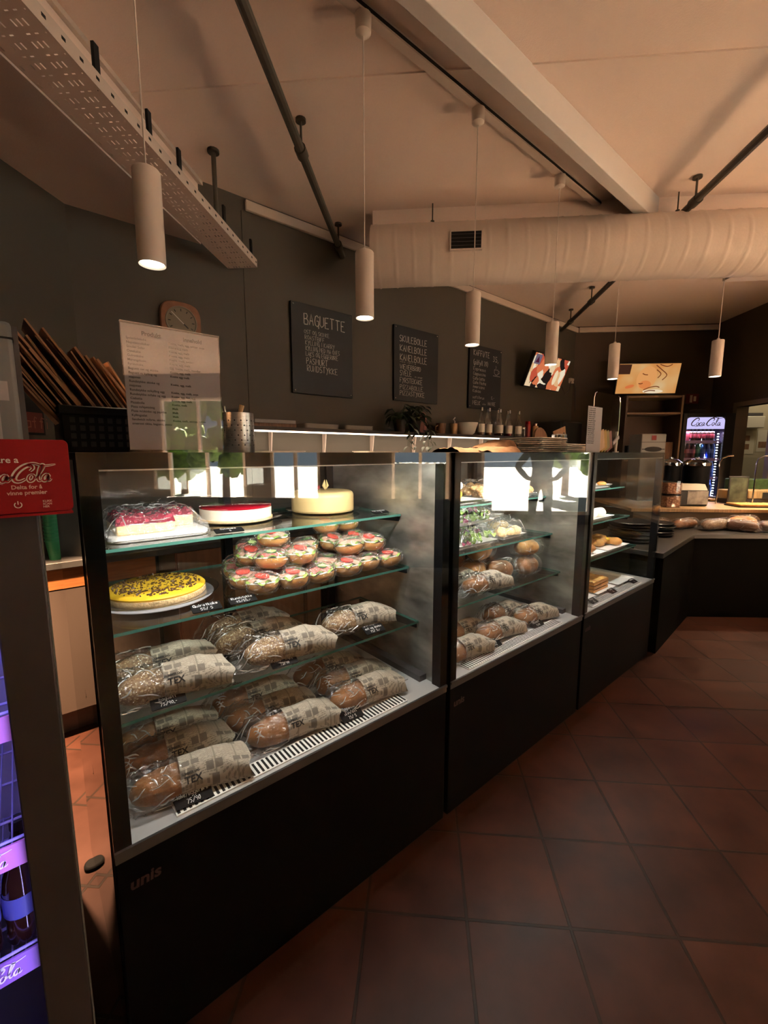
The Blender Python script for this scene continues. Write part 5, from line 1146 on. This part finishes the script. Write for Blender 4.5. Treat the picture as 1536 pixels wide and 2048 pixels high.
# ------------------------------------------------------------------ screens
def screen_mat(name, kind):
    m = bpy.data.materials.new(name); m.use_nodes = True; nt = m.node_tree
    for n in list(nt.nodes):
        if n.type != 'OUTPUT_MATERIAL': nt.nodes.remove(n)
    tc = nt.nodes.new('ShaderNodeTexCoord'); e = nt.nodes.new('ShaderNodeEmission'); lk(nt, e.outputs[0], nt.nodes['Material Output'].inputs[0])
    r = nt.nodes.new('ShaderNodeValToRGB'); el = r.color_ramp.elements
    if kind == 'food':
        n0 = nt.nodes.new('ShaderNodeTexNoise'); n0.inputs['Scale'].default_value = 6; lk(nt, tc.outputs['Object'], n0.inputs['Vector'])
        mx = nt.nodes.new('ShaderNodeMix'); mx.data_type = 'RGBA'; mx.inputs[0].default_value = .12; lk(nt, tc.outputs['Object'], mx.inputs[6]); lk(nt, n0.outputs['Color'], mx.inputs[7])
        v = nt.nodes.new('ShaderNodeTexVoronoi'); v.inputs['Scale'].default_value = 11; lk(nt, mx.outputs[2], v.inputs['Vector'])
        s_ = nt.nodes.new('ShaderNodeSeparateColor'); lk(nt, v.outputs['Color'], s_.inputs[0]); lk(nt, s_.outputs[0], r.inputs[0]); r.color_ramp.interpolation = 'CONSTANT'
        cols = [(0, (.02, .012, .01)), (.2, (.85, .50, .25)), (.42, (.75, .20, .08)), (.58, (.90, .66, .40)), (.75, (.60, .10, .05)), (.86, (.95, .82, .60))]
        e.inputs[1].default_value = .85
    else:
        n0 = nt.nodes.new('ShaderNodeTexNoise'); n0.inputs['Scale'].default_value = 3.2; n0.inputs['Detail'].default_value = 2; lk(nt, tc.outputs['Object'], n0.inputs['Vector']); lk(nt, n0.outputs[0], r.inputs[0])
        cols = [(.25, (.70, .22, .06)), (.45, (.84, .36, .10)), (.6, (.88, .48, .18)), (.75, (.88, .58, .28))]; e.inputs[1].default_value = .72
    while len(el) < len(cols): el.new(.5)
    for q, (p, c) in zip(el, cols): q.position = p; q.color = (*c, 1)
    lk(nt, r.outputs[0], e.inputs[0]); return m
def tv(lab, loc, rz, w, h, tilt, m, extra=None):
    t = thing('television', lab, 'television', loc, rz, 'tilted screens')
    M4 = Matrix.Rotation(tilt, 4, 'X')
    MB().box(-.012, w + .012, 0, .045, -.014, h + .012).box(.08, w - .08, .045, .085, .03, h - .05).xf(M4).build('casing', M['blackplastic'], t, bev=.004)
    o = MB().box(0, w, -.001, 0, 0, h).xf(M4).build('screen', m, t)
    if extra: extra(o, M4, w, h)
    MB().box(w / 2 - .03, w / 2 + .03, .05, .22, .05, .10).build('wall_arm', M['blackmatt'], t)
def flat(o, M4, name, pts, m, lift):
    mb = MB(); c = (sum(p[0] for p in pts) / len(pts), sum(p[1] for p in pts) / len(pts)); n = len(pts)
    mb.add([(x, -lift, y) for x, y in pts] + [(c[0], -lift, c[1])], [(i, (i + 1) % n, n) for i in range(n)]); return mb.xf(M4).build(name, m, o)
def ell(cx, cy_, rx, ry, rot=0, n=28): return [(cx + rx * math.cos(a) * math.cos(rot) - ry * math.sin(a) * math.sin(rot), cy_ + rx * math.cos(a) * math.sin(rot) + ry * math.sin(a) * math.cos(rot)) for a in [2 * math.pi * k / n for k in range(n)]]
def ex1(o, M4, w, h):
    flat(o, M4, 'picture_inset', [(.03 * w, .68 * h), (.19 * w, .68 * h), (.19 * w, .97 * h), (.03 * w, .97 * h)], emis('inset_mauve', (.30, .22, .30), .5), .0016)
    flat(o, M4, 'picture_emblem', [(.06 * w, .73 * h), (.16 * w, .73 * h), (.11 * w, .92 * h)], emis('inset_dark', (.12, .02, .05), .6), .0022)
    flat(o, M4, 'picture_roll', ell(.74 * w, .40 * h, .055 * w, .24 * h), emis('pic_cream', (.92, .72, .45), .9), .0018)
def ex2(o, M4, w, h):
    flat(o, M4, 'picture_corner', [(.0 * w, .66 * h), (.19 * w, .66 * h), (.20 * w, .985 * h), (0 * w, .985 * h)], emis('inset_brown', (.06, .022, .012), .8), .0016)
    flat(o, M4, 'picture_face', ell(.48 * w, .52 * h, .16 * w, .40 * h, -.25), emis('pic_face', (.90, .40, .13), .78), .0014)
    flat(o, M4, 'picture_cheek', ell(.47 * w, .30 * h, .10 * w, .14 * h), emis('pic_cheek', (.86, .28, .08), .78), .0017)
    dk = emis('pic_brown', (.22, .06, .02), .8)
    mb = MB()
    for P in ([(.40, .68), (.44, .64), (.49, .63)], [(.36, .34), (.40, .33), (.43, .35)], [(.60, .95), (.70, .80), (.80, .62), (.74, .45)], [(.66, .97), (.78, .90), (.86, .97)], [(.62, .80), (.70, .66), (.66, .52)], [(.46, .12), (.55, .20), (.66, .24), (.72, .20)], [(.48, .05), (.56, .10), (.66, .09)]):
        ribbon(mb, [(x * w, y * h) for x, y in spline(P, 5)], .011)
    mb.xf(M4 @ Matrix.Translation((0, -.0014, 0)) @ UP).build('picture_lines', dk, o)
    flat(o, M4, 'picture_finger', ell(.22 * w, .24 * h, .075 * w, .055 * h, .25), emis('pic_finger', (.80, .20, .06), .8), .0019)
    flat(o, M4, 'picture_cream', ell(.62 * w, .07 * h, .17 * w, .07 * h), emis('pic_collar', (.92, .74, .50), .85), .0016)
tv('tilted screen showing pizza and food pictures on the chalkboard wall', (4.235, 2.68, 2.065), 0, .725, .345, R(22), screen_mat('food_picture', 'food'), ex1)
tv('tilted screen showing an orange picture of a child, on the back wall', RD(5.68, 2.375, 2.065), ROOM, .70, .345, R(14), screen_mat('warm_picture', 'warm'), ex2)
t = thing('power_socket', 'white socket with hanging cable right of the pizza screen', 'socket', (5.45, YW, 2.22))
MB().box(-.03, .06, -.03, -.001, 0, .06).build('socket', M['trim'], t, bev=.003)
MB().tube([(-.02, -.03, .02), (-.08, -.04, -.10), (-.2, -.05, -.16), (-.3, -.06, -.08)], .006, 6).tube([(.05, -.03, .03), (.10, -.03, -.06), (.12, -.03, -.26), (.14, -.03, -.44)], .006, 6).build('cable', M['grey'], t)

# ------------------------------------------------------------------ along the back wall
def room_thing(name, lab, cat, d, r, z=0, group=None): return thing(name, lab, cat, RD(d, r, z), ROOM, group)
M['rack'] = mat('dark_oak_shelving', (.10, .06, .04), .5); M['rackedge'] = mat('shelf_edge', (.26, .18, .12), .5)
t = room_thing('shelving_unit', 'tall open dark shelving unit below the orange screen', 'shelving', 5.24, 2.32)
MB().box(0, .02, 0, .36, 0, 1.985).box(.60, .62, 0, .36, 0, 1.985).box(.02, .60, .34, .36, 0, 1.985).build('sides', M['rack'], t)
for z in (.35, .8, 1.25, 1.78, 1.965): MB().box(.02, .60, .004, .34, z, z + .02).build('shelf_board', M['rackedge'], t)
MB().box(.60, .62, -.003, 0, 0, 1.985).build('edge_strip', M['rackedge'], t)
for (x, w, h, m, lab) in ((.08, .22, .16, M['blackplastic'], 'black box on the lower board of the tall shelving unit'), (.36, .22, .20, M['brownwood'], 'brown box on the lower board of the tall shelving unit')):
    o = MB().box(0, w, 0, .22, 0, h).build('storage_box', m, loc=RD(5.24 + .06, 2.32 + x, 1.27), rot=RR, bev=.004); tag(o, lab, 'box')
t = room_thing('drinks_fridge', 'glowing drinks fridge with script lettering on its lit header, against the back wall', 'fridge', 5.27, 2.97)
w, h, D = .56, 1.79, .58
MB().box(0, w, .03, D, 0, .06).box(0, .03, .03, D, .06, h).box(w - .03, w, .03, D, .06, h).box(.03, w - .03, D - .03, D, .06, h).box(.03, w - .03, .03, D, h - .05, h).build('cabinet', M['grey'], t)
f = MB().box(0, .045, 0, .03, .02, h).box(w - .11, w, 0, .03, .02, h).box(.045, w - .11, 0, .03, h - .045, h).box(.045, w - .11, 0, .03, .02, .1).build('door', M['blackplastic'], t, bev=.004)
pts = [(.045, 1.615), (w - .11, 1.615)] + [(w - .11 - .045 + .045 * math.cos(R(a)), 1.700 + .045 * math.sin(R(a))) for a in range(0, 91, 15)] + [(.09 + .045 * math.cos(R(a)), 1.700 + .045 * math.sin(R(a))) for a in range(90, 181, 15)]
hd = MB().prism(pts, -.012, .0).xf(Matrix.Translation((0, .004, 0)) @ UP).build('lit_header', emis('header_glow', (.66, .60, 1), .95), t)
script_logo(.086, ox=.075, oy=1.652, fat=.8).xf(Matrix.Translation((0, .0005, 0)) @ UP).build('logo_lettering', mat('logo_wine', (.10, .004, .015), .5), hd)
MB().box(.034, w - .034, D - .036, D - .032, .06, h - .06).box(.031, .034, .04, D - .04, .06, h - .06).build('lining', M['fridgewall'], t)
for z in (1.475, 1.275, 1.06, .83, .6):
    sh = MB().box(.034, w - .034, .06, D - .04, z - .012, z).build('shelf', M['violet'], t); MB().box(.045, w - .11, .05, .06, z - .022, z + .012).build('shelf_strip', mat('lilac_strip', (.60, .42, .70), .4), sh)
mb = MB()
for k in range(46): mb.lathe([(0, 0), (.011, .001), (.008, .012), (0, .013)], 8, c=(w - .135, .055, .16 + k * .031))
o = mb.build('light_column', emis('led_dots', (.85, .88, 1), 4), t); o['kind'] = 'stuff'
light('AREA', 'fridge_glow', (w / 2, .075, h - .20), 9, (.62, .55, 1), (R(10), 0, 0), t, shape='RECTANGLE', size=.4, size_y=.04)
light('AREA', 'column_glow', (w - .14, .075, .9), 14.0, (.75, .75, 1), (0, R(75), 0), t, shape='RECTANGLE', size=1.3, size_y=.02)
MB().box(.0455, w - .1105, .008, .012, .1, 1.61).build('door_glass', M['glass'], f)
small = soda(M['cola'], M['red'], M['redsoft'], .78); small['group'] = 'bottles in the glowing drinks fridge'
colr = [(M['cola'], M['red'], M['redsoft'])] + [(mat('drink_%s' % n, c, .15, coat=.4), mat('cap_%s' % n, c2, .4), mat('lab_%s' % n, c3, .4)) for n, c, c2, c3 in (('pink', (.12, .02, .05), (.6, .25, .35), (.55, .2, .3)), ('green', (.03, .16, .10), (.10, .35, .2), (.08, .3, .2)), ('blue', (.06, .12, .45), (.25, .45, .8), (.12, .22, .65)))]
pro = {0: small}
for k in (1, 2, 3): pro[k] = soda(*colr[k], .80); pro[k]['group'] = 'bottles in the glowing drinks fridge'
usedp = set()
def fb(k, x, z, lab, y=.085):
    P = RD(5.27 + y, 2.97 + x, z)
    if k not in usedp: usedp.add(k); pro[k].location = P; pro[k]['label'] = lab
    else: dup(pro[k], P, 0, lab)
nm = ('leftmost', 'second', 'third', 'fourth', 'fifth', 'sixth', 'seventh')
for i in range(6): fb(0, .155 + i * .044, 1.475 - .03, '%s red capped cola bottle on the top shelf of the glowing fridge' % nm[i])
o = MB().box(0, .075, 0, .08, 0, .13).build('drink_carton', M['redsoft'], loc=RD(5.345, 2.97 + .05, 1.475), rot=RR); tag(o, 'dark red carton left of the colas in the glowing fridge', 'carton')
for i, k in enumerate((0, 1, 1, 2, 3, 3, 3)): fb(k, .075 + i * .054, 1.275, '%s bottle on the second shelf of the glowing fridge' % nm[i])
for i, k in enumerate((1, 3, 3, 2, 3, 3, 3)): fb(k, .075 + i * .054, 1.06, '%s bottle on the third shelf of the glowing fridge' % nm[i])
for i, k in enumerate((3, 3, 3, 3)): fb(k, .25 + i * .050, .83, '%s bottle on the fourth shelf of the glowing fridge' % nm[i])
t = room_thing('wall_sign', 'small red and white sign on the dark back wall', 'sign', DB, 3.33, 1.96); MB().box(0, .15, -.006, -.001, 0, .12).build('panel', mat('sign_dark_red', (.20, .03, .03), .5), t); MB().box(.045, .075, -.0068, -.006, .015, .105).box(.09, .12, -.0068, -.006, .03, .09).build('symbol', M['trim'], t)
t = room_thing('fridge_box', 'small pale box lying on top of the glowing fridge', 'box', 5.45, 3.22, 1.791); MB().box(-.06, .06, -.05, .05, 0, .05).build('body', M['grey'], t, bev=.004)
# beyond the open doorway
t = room_thing('wall_poster', 'white poster with two dark pictures seen through the doorway', 'poster', 6.1, 4.12, 1.33); MB().box(0, .22, -.004, -.001, 0, .30).build('sheet', mat('poster_paper', (.62, .56, .42), .6), t); MB().box(.06, .16, -.0048, -.004, .17, .24).build('picture', M['brownwood'], t); MB().box(.06, .16, -.0048, -.004, .06, .13).build('picture', M['brownwood'], t)
t = room_thing('wall_poster', 'smaller poster with a cup picture seen through the doorway', 'poster', 6.1, 4.37, 1.36); MB().box(0, .15, -.004, -.001, 0, .28).build('sheet', mat('poster_paper2', (.58, .54, .42), .6), t); MB().box(.02, .13, -.0048, -.004, .05, .13).build('picture', M['brownwood'], t)
t = room_thing('paper_holder', 'white paper towel holder on the wall beyond the doorway', 'holder', 6.1, 4.12, 1.66); MB().box(0, .24, -.12, -.001, 0, .15).build('body', mat('holder_white', (.60, .55, .44), .5), t, bev=.01); MB().box(.02, .22, -.10, -.01, .15, .19).build('lid', M['grey'], t)
light('POINT', 'kitchen_lamp', RD(5.45, 4.35, 2.4), 14, (1, .86, .62), shadow_soft_size=.12)

# ------------------------------------------------------------------ serving counter on the right
M['cfront'] = mat('dark_counter_front', (.004, .0036, .003), .7, spec=.04)
poly = [(r, d) for d, r in ((2.885, 1.58), (3.606, 2.20), (3.68, 3.62), (4.98, 3.62), (4.98, 2.25), (4.05, 1.83), (3.36, 1.10))]
t = thing('counter', 'dark serving counter with a low bread ledge at right', 'counter', (0, 0, 0), ROOM)
inn = [(r + (.02 if r < 3 else 0), d + .03) for r, d in poly[:3]] + poly[3:]
MB().prism(inn, .0, .665).build('base', M['cfront'], t)
MB().prism(poly, .665, .70).build('ledge_top', mat('ledge_top', (.035, .031, .028), .35), t, bev=.003)
MB().box(1.93, 3.6, 4.06, 4.96, .70, .822).build('riser', mat('riser_paint', (.13, .10, .06), .5), t)
MB().box(1.90, 3.61, 4.035, 4.97, .822, .852).build('worktop', M['oak'], t, bev=.003)
def rdz(d, r, z): return RD(d, r, z)
for i, (d, r, z, m, L, ry, rz, lab) in enumerate((
    (3.87, 2.06, .702, M['seed'], .26, .05, .04, 'seeded bagged bread at the left end of the bread ledge'), (3.92, 2.30, .702, M['crust'], .30, .05, .04, 'brown bagged bread second from left on the ledge'),
    (3.86, 2.52, .702, M['seed'], .34, .055, .045, 'long seeded bagged bread in the middle of the ledge'), (3.80, 2.68, .702, mat('dark_rye', (.16, .07, .04), .5), .22, .05, .045, 'dark bagged bread at the front of the ledge'),
    (3.80, 2.90, .702, mat('dark_rye2', (.17, .08, .05), .5), .22, .05, .045, 'second dark bagged bread at the front of the ledge'), (3.94, 2.78, .702, M['bun'], .26, .06, .055, 'golden bagged bread behind the dark breads'),
    (3.84, 3.15, .702, M['bun'], .27, .065, .05, 'golden bagged bread at right front of the ledge'), (3.86, 3.12, .806, M['crust'], .25, .05, .04, 'brown bagged bread stacked on the golden one at right'), (3.86, 3.40, .702, M['bun'], .24, .06, .05, 'golden bagged bread at the right picture edge'))):
    P = rdz(d, r, z); wrapped_loaf(P.x, P.y, P.z, m, L, ry, rz, lab, 30 + i, -45 + (38, 30, 26, -34, 28, 12, 6, -4, 14)[i], 'bagged breads on the ledge', 'bagged_bread')
pan_m = mat('dark_pan', (.10, .10, .105), .3, .9)
N9 = ('bottom', 'second', 'third', 'fourth', 'fifth', 'sixth', 'top')
pan0 = None
for j, (x, y, n, lab) in enumerate(((3.47, 1.235, 7, 'wide stack beside the far case'), (3.83, 1.18, 5, 'smaller stack near the breads'))):
    for k in range(n):
        L_ = '%s round pan of the %s' % (N9[k] if k < n - 1 else 'top', lab); loc = (x + random.uniform(-.008, .008), y + random.uniform(-.008, .008), .7005 + k * .021)
        if pan0 is None:
            pan0 = thing('pizza_pan', L_, 'pan', loc, 0, 'stacked round pans'); MB().lathe([(0, .002), (.138, 0), (.158, .017), (.164, .019), (.162, .0205), (.154, .018), (.137, .004), (0, .005)], 48).build('pan_body', pan_m, pan0, ang=50)
        else:
            o = dup(pan0, loc, 0, L_)
            if j == 1: o.scale = (.72, .72, 1)
for k in range(2):
    t = room_thing('nut_box', '%s clear box of brown nuts at the left end of the counter' % ('lower', 'upper')[k], 'box', 4.17, 2.30, .853 + k * .121, 'clear boxes of nuts'); MB().rbox(-.065, .065, -.06, .06, 0, .112, .012).build('box_shell', M['dome'], t); MB().rbox(-.060, .060, -.055, .055, .003, .10, .012).build('nuts', M['nuts'], t); MB().rbox(-.067, .067, -.062, .062, .112, .120, .012).build('lid', M['dome'], t)
t = room_thing('toaster_oven', 'black box shaped grill with pale lid and picture front on the counter', 'oven', 4.22, 2.53, .853)
MB().box(-.13, .13, 0, .145, 0, .15).build('body', M['blackplastic'], t, bev=.012); MB().add([(-.12, 0, .15), (.12, 0, .15), (.12, .14, .15), (-.12, .14, .15), (-.10, .03, .205), (.11, .03, .205), (.11, .13, .205), (-.10, .13, .205)], [(4, 5, 6, 7), (0, 1, 5, 4), (1, 2, 6, 5), (2, 3, 7, 6), (3, 0, 4, 7)]).build('lid', mat('pale_lid', (.72, .66, .54), .4), t)
MB().box(-.055, .128, -.004, 0, .02, .145).build('front_panel', mat('green_print', (.34, .33, .30), .4, noise_amt=.8, noise_scale=9), t)
for i, (d, r, dia, lab) in enumerate(((4.53, 2.475, .18, 'black soup kettle with steel lid, left of two'), (4.50, 2.70, .225, 'black soup kettle with steel lid, right of two'))):
    t = room_thing('soup_kettle', lab, 'kettle', d, r, .853, 'soup kettles'); q = dia / 2
    MB().lathe([(q * .92, 0), (q, .02), (q, .36), (q * .96, .37), (0, .37)], 32).build('body', M['black'], t); MB().lathe([(q * 1.05, .37), (q * 1.07, .378), (q * 1.07, .40), (q * 1.0, .404)], 32).build('steel_rim', M['chrome'], t); MB().lathe([(q * 1.0, .404), (q * .7, .428), (.02, .436), (.02, .45), (0, .452)], 32).build('lid', M['chrome'], t)
t = room_thing('drinks_machine', 'white machine with red mark and black oval slot behind the far case', 'machine', 4.66, 2.36, .853)
MB().box(-.12, .12, 0, .26, 0, .685).build('body', mat('machine_white', (.34, .36, .35), .4), t, bev=.008); MB().box(-.122, .122, -.003, 0, .60, .604).build('seam', M['ink'], t)
MB().lathe([(.085, 0), (0, .004)], 32, sy=.30).xf(Matrix.Translation((0, -.001, .53)) @ UP).build('slot', M['ink'], t); MB().box(-.11, .11, -.004, 0, .526, .534).build('slot_bar', M['ink'], t); MB().box(-.022, .022, -.003, 0, .622, .668).build('mark', M['redsoft'], t)
for i, (d, r, l, lab) in enumerate(((4.76, 3.12, .34, 'pizza on a dark board at the rear of the counter'), (4.27, 3.15, .50, 'long pizza on a dark board at the front of the counter'))):
    t = room_thing('pizza', lab, 'pizza', d, r, .853, 'pizzas on the counter'); MB().rbox(-l / 2, l / 2, -.11, .11, 0, .010, .02).build('board', M['blackmatt'], t)
    MB().grid(lambda u, v: ((u - .5) * l * .94, (v - .5) * .20, .028 + .008 * noise.noise(Vector((u * 14, v * 7, i))) - .014 * max(abs(u - .5) * 2, abs(v - .5) * 2) ** 8), 40, 16).build('topping', M['pizza'], t, ang=180); MB().rbox(-l * .475, l * .475, -.102, .102, .010, .024, .02).build('crust', M['bun'], t)
t = room_thing('sneeze_guard', 'curved steel and glass guard over the serving counter', 'guard', 4.17, 2.86, .853)
for x in (0, .33): MB().tube([(x, .25, 0), (x, .25, .40), (x + .012, .24, .445), (x + .045, .22, .465), (x + .085, .20, .468)], .006, 8).build('post', M['chrome'], t)
MB().box(0, .72, .242, .246, .06, .45).build('glass_pane', M['glass'], t)
t = room_thing('salad_unit', 'salad unit with green boxes and tan trays at the right edge', 'salad bar', 4.50, 3.32, .853)
MB().box(-.30, .29, 0, .36, 0, .04).build('base', M['grey'], t)
for x in (-.20, .0, .2): MB().box(x - .09, x + .09, .03, .18, .04, .13).build('tan_tray', M['oak'], t, bev=.01)
for x in (-.19, .06): MB().box(x - .05, x + .05, -.012, -.004, .05, .11).build('name_plate', M['ink'], t)
MB().box(-.12, .27, .20, .35, .04, .23).build('green_box', mat('green_tub', (.05, .09, .03), .5, noise_amt=.5, noise_scale=20), t, bev=.01)
t = room_thing('menu_frame', 'small dark framed menu standing on the counter at right', 'menu', 4.46, 3.08, .853); MB().box(-.09, .09, 0, .012, 0, .27).build('frame', M['grey'], t, bev=.004); MB().box(-.078, .078, -.001, 0, .014, .256).build('picture', mat('menu_picture', (.10, .11, .07), .5, noise_amt=.7, noise_scale=12), t)

# ------------------------------------------------------------------ customer standing by the windows, mirrored in the middle case
def person():
    J = dict(pel=(0, 0, .95), wai=(0, .01, 1.10), che=(0, .0, 1.28), nek=(0, .01, 1.44), hea=(0, -.01, 1.56), top=(0, 0, 1.68), shl=(-.17, .01, 1.38), shr=(.17, .01, 1.38), ell=(-.34, .05, 1.14), elr=(.34, .05, 1.14), wrl=(-.20, -.05, .99), wrr=(.20, -.05, .99), hal=(-.14, -.08, .97), har=(.14, -.08, .97),
             hpl=(-.09, 0, .90), hpr=(.09, 0, .90), knl=(-.10, -.01, .50), knr=(.11, -.01, .50), anl=(-.11, .03, .08), anr=(.12, .03, .08), tol=(-.12, -.12, .04), tor=(.13, -.12, .04))
    rad = dict(pel=(.15, .11), wai=(.135, .10), che=(.16, .11), nek=(.055, .055), hea=(.08, .095), top=(.06, .07), shl=(.065, .065), shr=(.065, .065), ell=(.055, .055), elr=(.055, .055), wrl=(.038, .038), wrr=(.038, .038), hal=(.035, .022), har=(.035, .022), hpl=(.09, .09), hpr=(.09, .09), knl=(.062, .062), knr=(.062, .062), anl=(.045, .045), anr=(.045, .045), tol=(.04, .028), tor=(.04, .028))
    E = [('pel', 'wai'), ('wai', 'che'), ('che', 'nek'), ('nek', 'hea'), ('hea', 'top'), ('che', 'shl'), ('che', 'shr'), ('shl', 'ell'), ('shr', 'elr'), ('ell', 'wrl'), ('elr', 'wrr'), ('wrl', 'hal'), ('wrr', 'har'), ('pel', 'hpl'), ('pel', 'hpr'), ('hpl', 'knl'), ('hpr', 'knr'), ('knl', 'anl'), ('knr', 'anr'), ('anl', 'tol'), ('anr', 'tor')]
    # five fingers on each hand, resting on the hip
    for s, h in ((-1, 'hal'), (1, 'har')):
        hx, hy, hz = J[h]
        for k in range(5):
            a = 'f%s%d' % (h, k); b = 'g%s%d' % (h, k)
            J[a] = (hx - s * .04, hy - .012 + .0 * k, hz + .032 - k * .017) if k else (hx - s * .01, hy + .03, hz + .045); J[b] = (J[a][0] - s * .032, J[a][1] + .012, J[a][2] - .008) if k else (hx - s * .03, hy + .05, hz + .07)
            rad[a] = (.0095, .0095); rad[b] = (.008, .008); E += [(h, a), (a, b)]
    names = list(J); me = bpy.data.meshes.new('body'); me.from_pydata([J[n] for n in names], [(names.index(a), names.index(b)) for a, b in E], [])
    o = bpy.data.objects.new('person', me); COL.objects.link(o)
    md = o.modifiers.new('skin', 'SKIN'); md.use_smooth_shade = True
    sv = me.skin_vertices[0].data if me.skin_vertices else None
    if sv is None:
        import bmesh
        bm = bmesh.new(); bm.from_mesh(me); bm.verts.layers.skin.verify(); bm.to_mesh(me); bm.free(); sv = me.skin_vertices[0].data
    for i, n in enumerate(names): sv[i].radius = rad[n]; sv[i].use_root = (n == 'pel')
    su = o.modifiers.new('sub', 'SUBSURF'); su.levels = 2; su.render_levels = 2
    me.materials.append(mat('dark_clothes', (.012, .012, .014), .8))
    tag(o, 'person in dark clothes with hands on hips, seen only mirrored in the middle case', 'person'); return o
pr_ = person(); pr_.location = (5.73, -1.37, 0); pr_.rotation_euler = (0, 0, R(-90 - 32))
hair = MB().grid(lambda u, v: (.098 * math.cos(u * 6.283) * math.sin(v * 1.75), .012 + .108 * math.sin(u * 6.283) * math.sin(v * 1.75), 1.60 + .12 * math.cos(v * 1.75)), 24, 10, closed_u=True).build('hair', mat('dark_hair', (.02, .012, .008), .6), pr_, ang=180)
MB().lathe([(0, 0), (.012, .006), (.010, .03), (0, .036)], 10).xf(Matrix.Translation((0, -.098, 1.555))).build('nose', mat('skin_tone', (.50, .28, .20), .5), pr_)
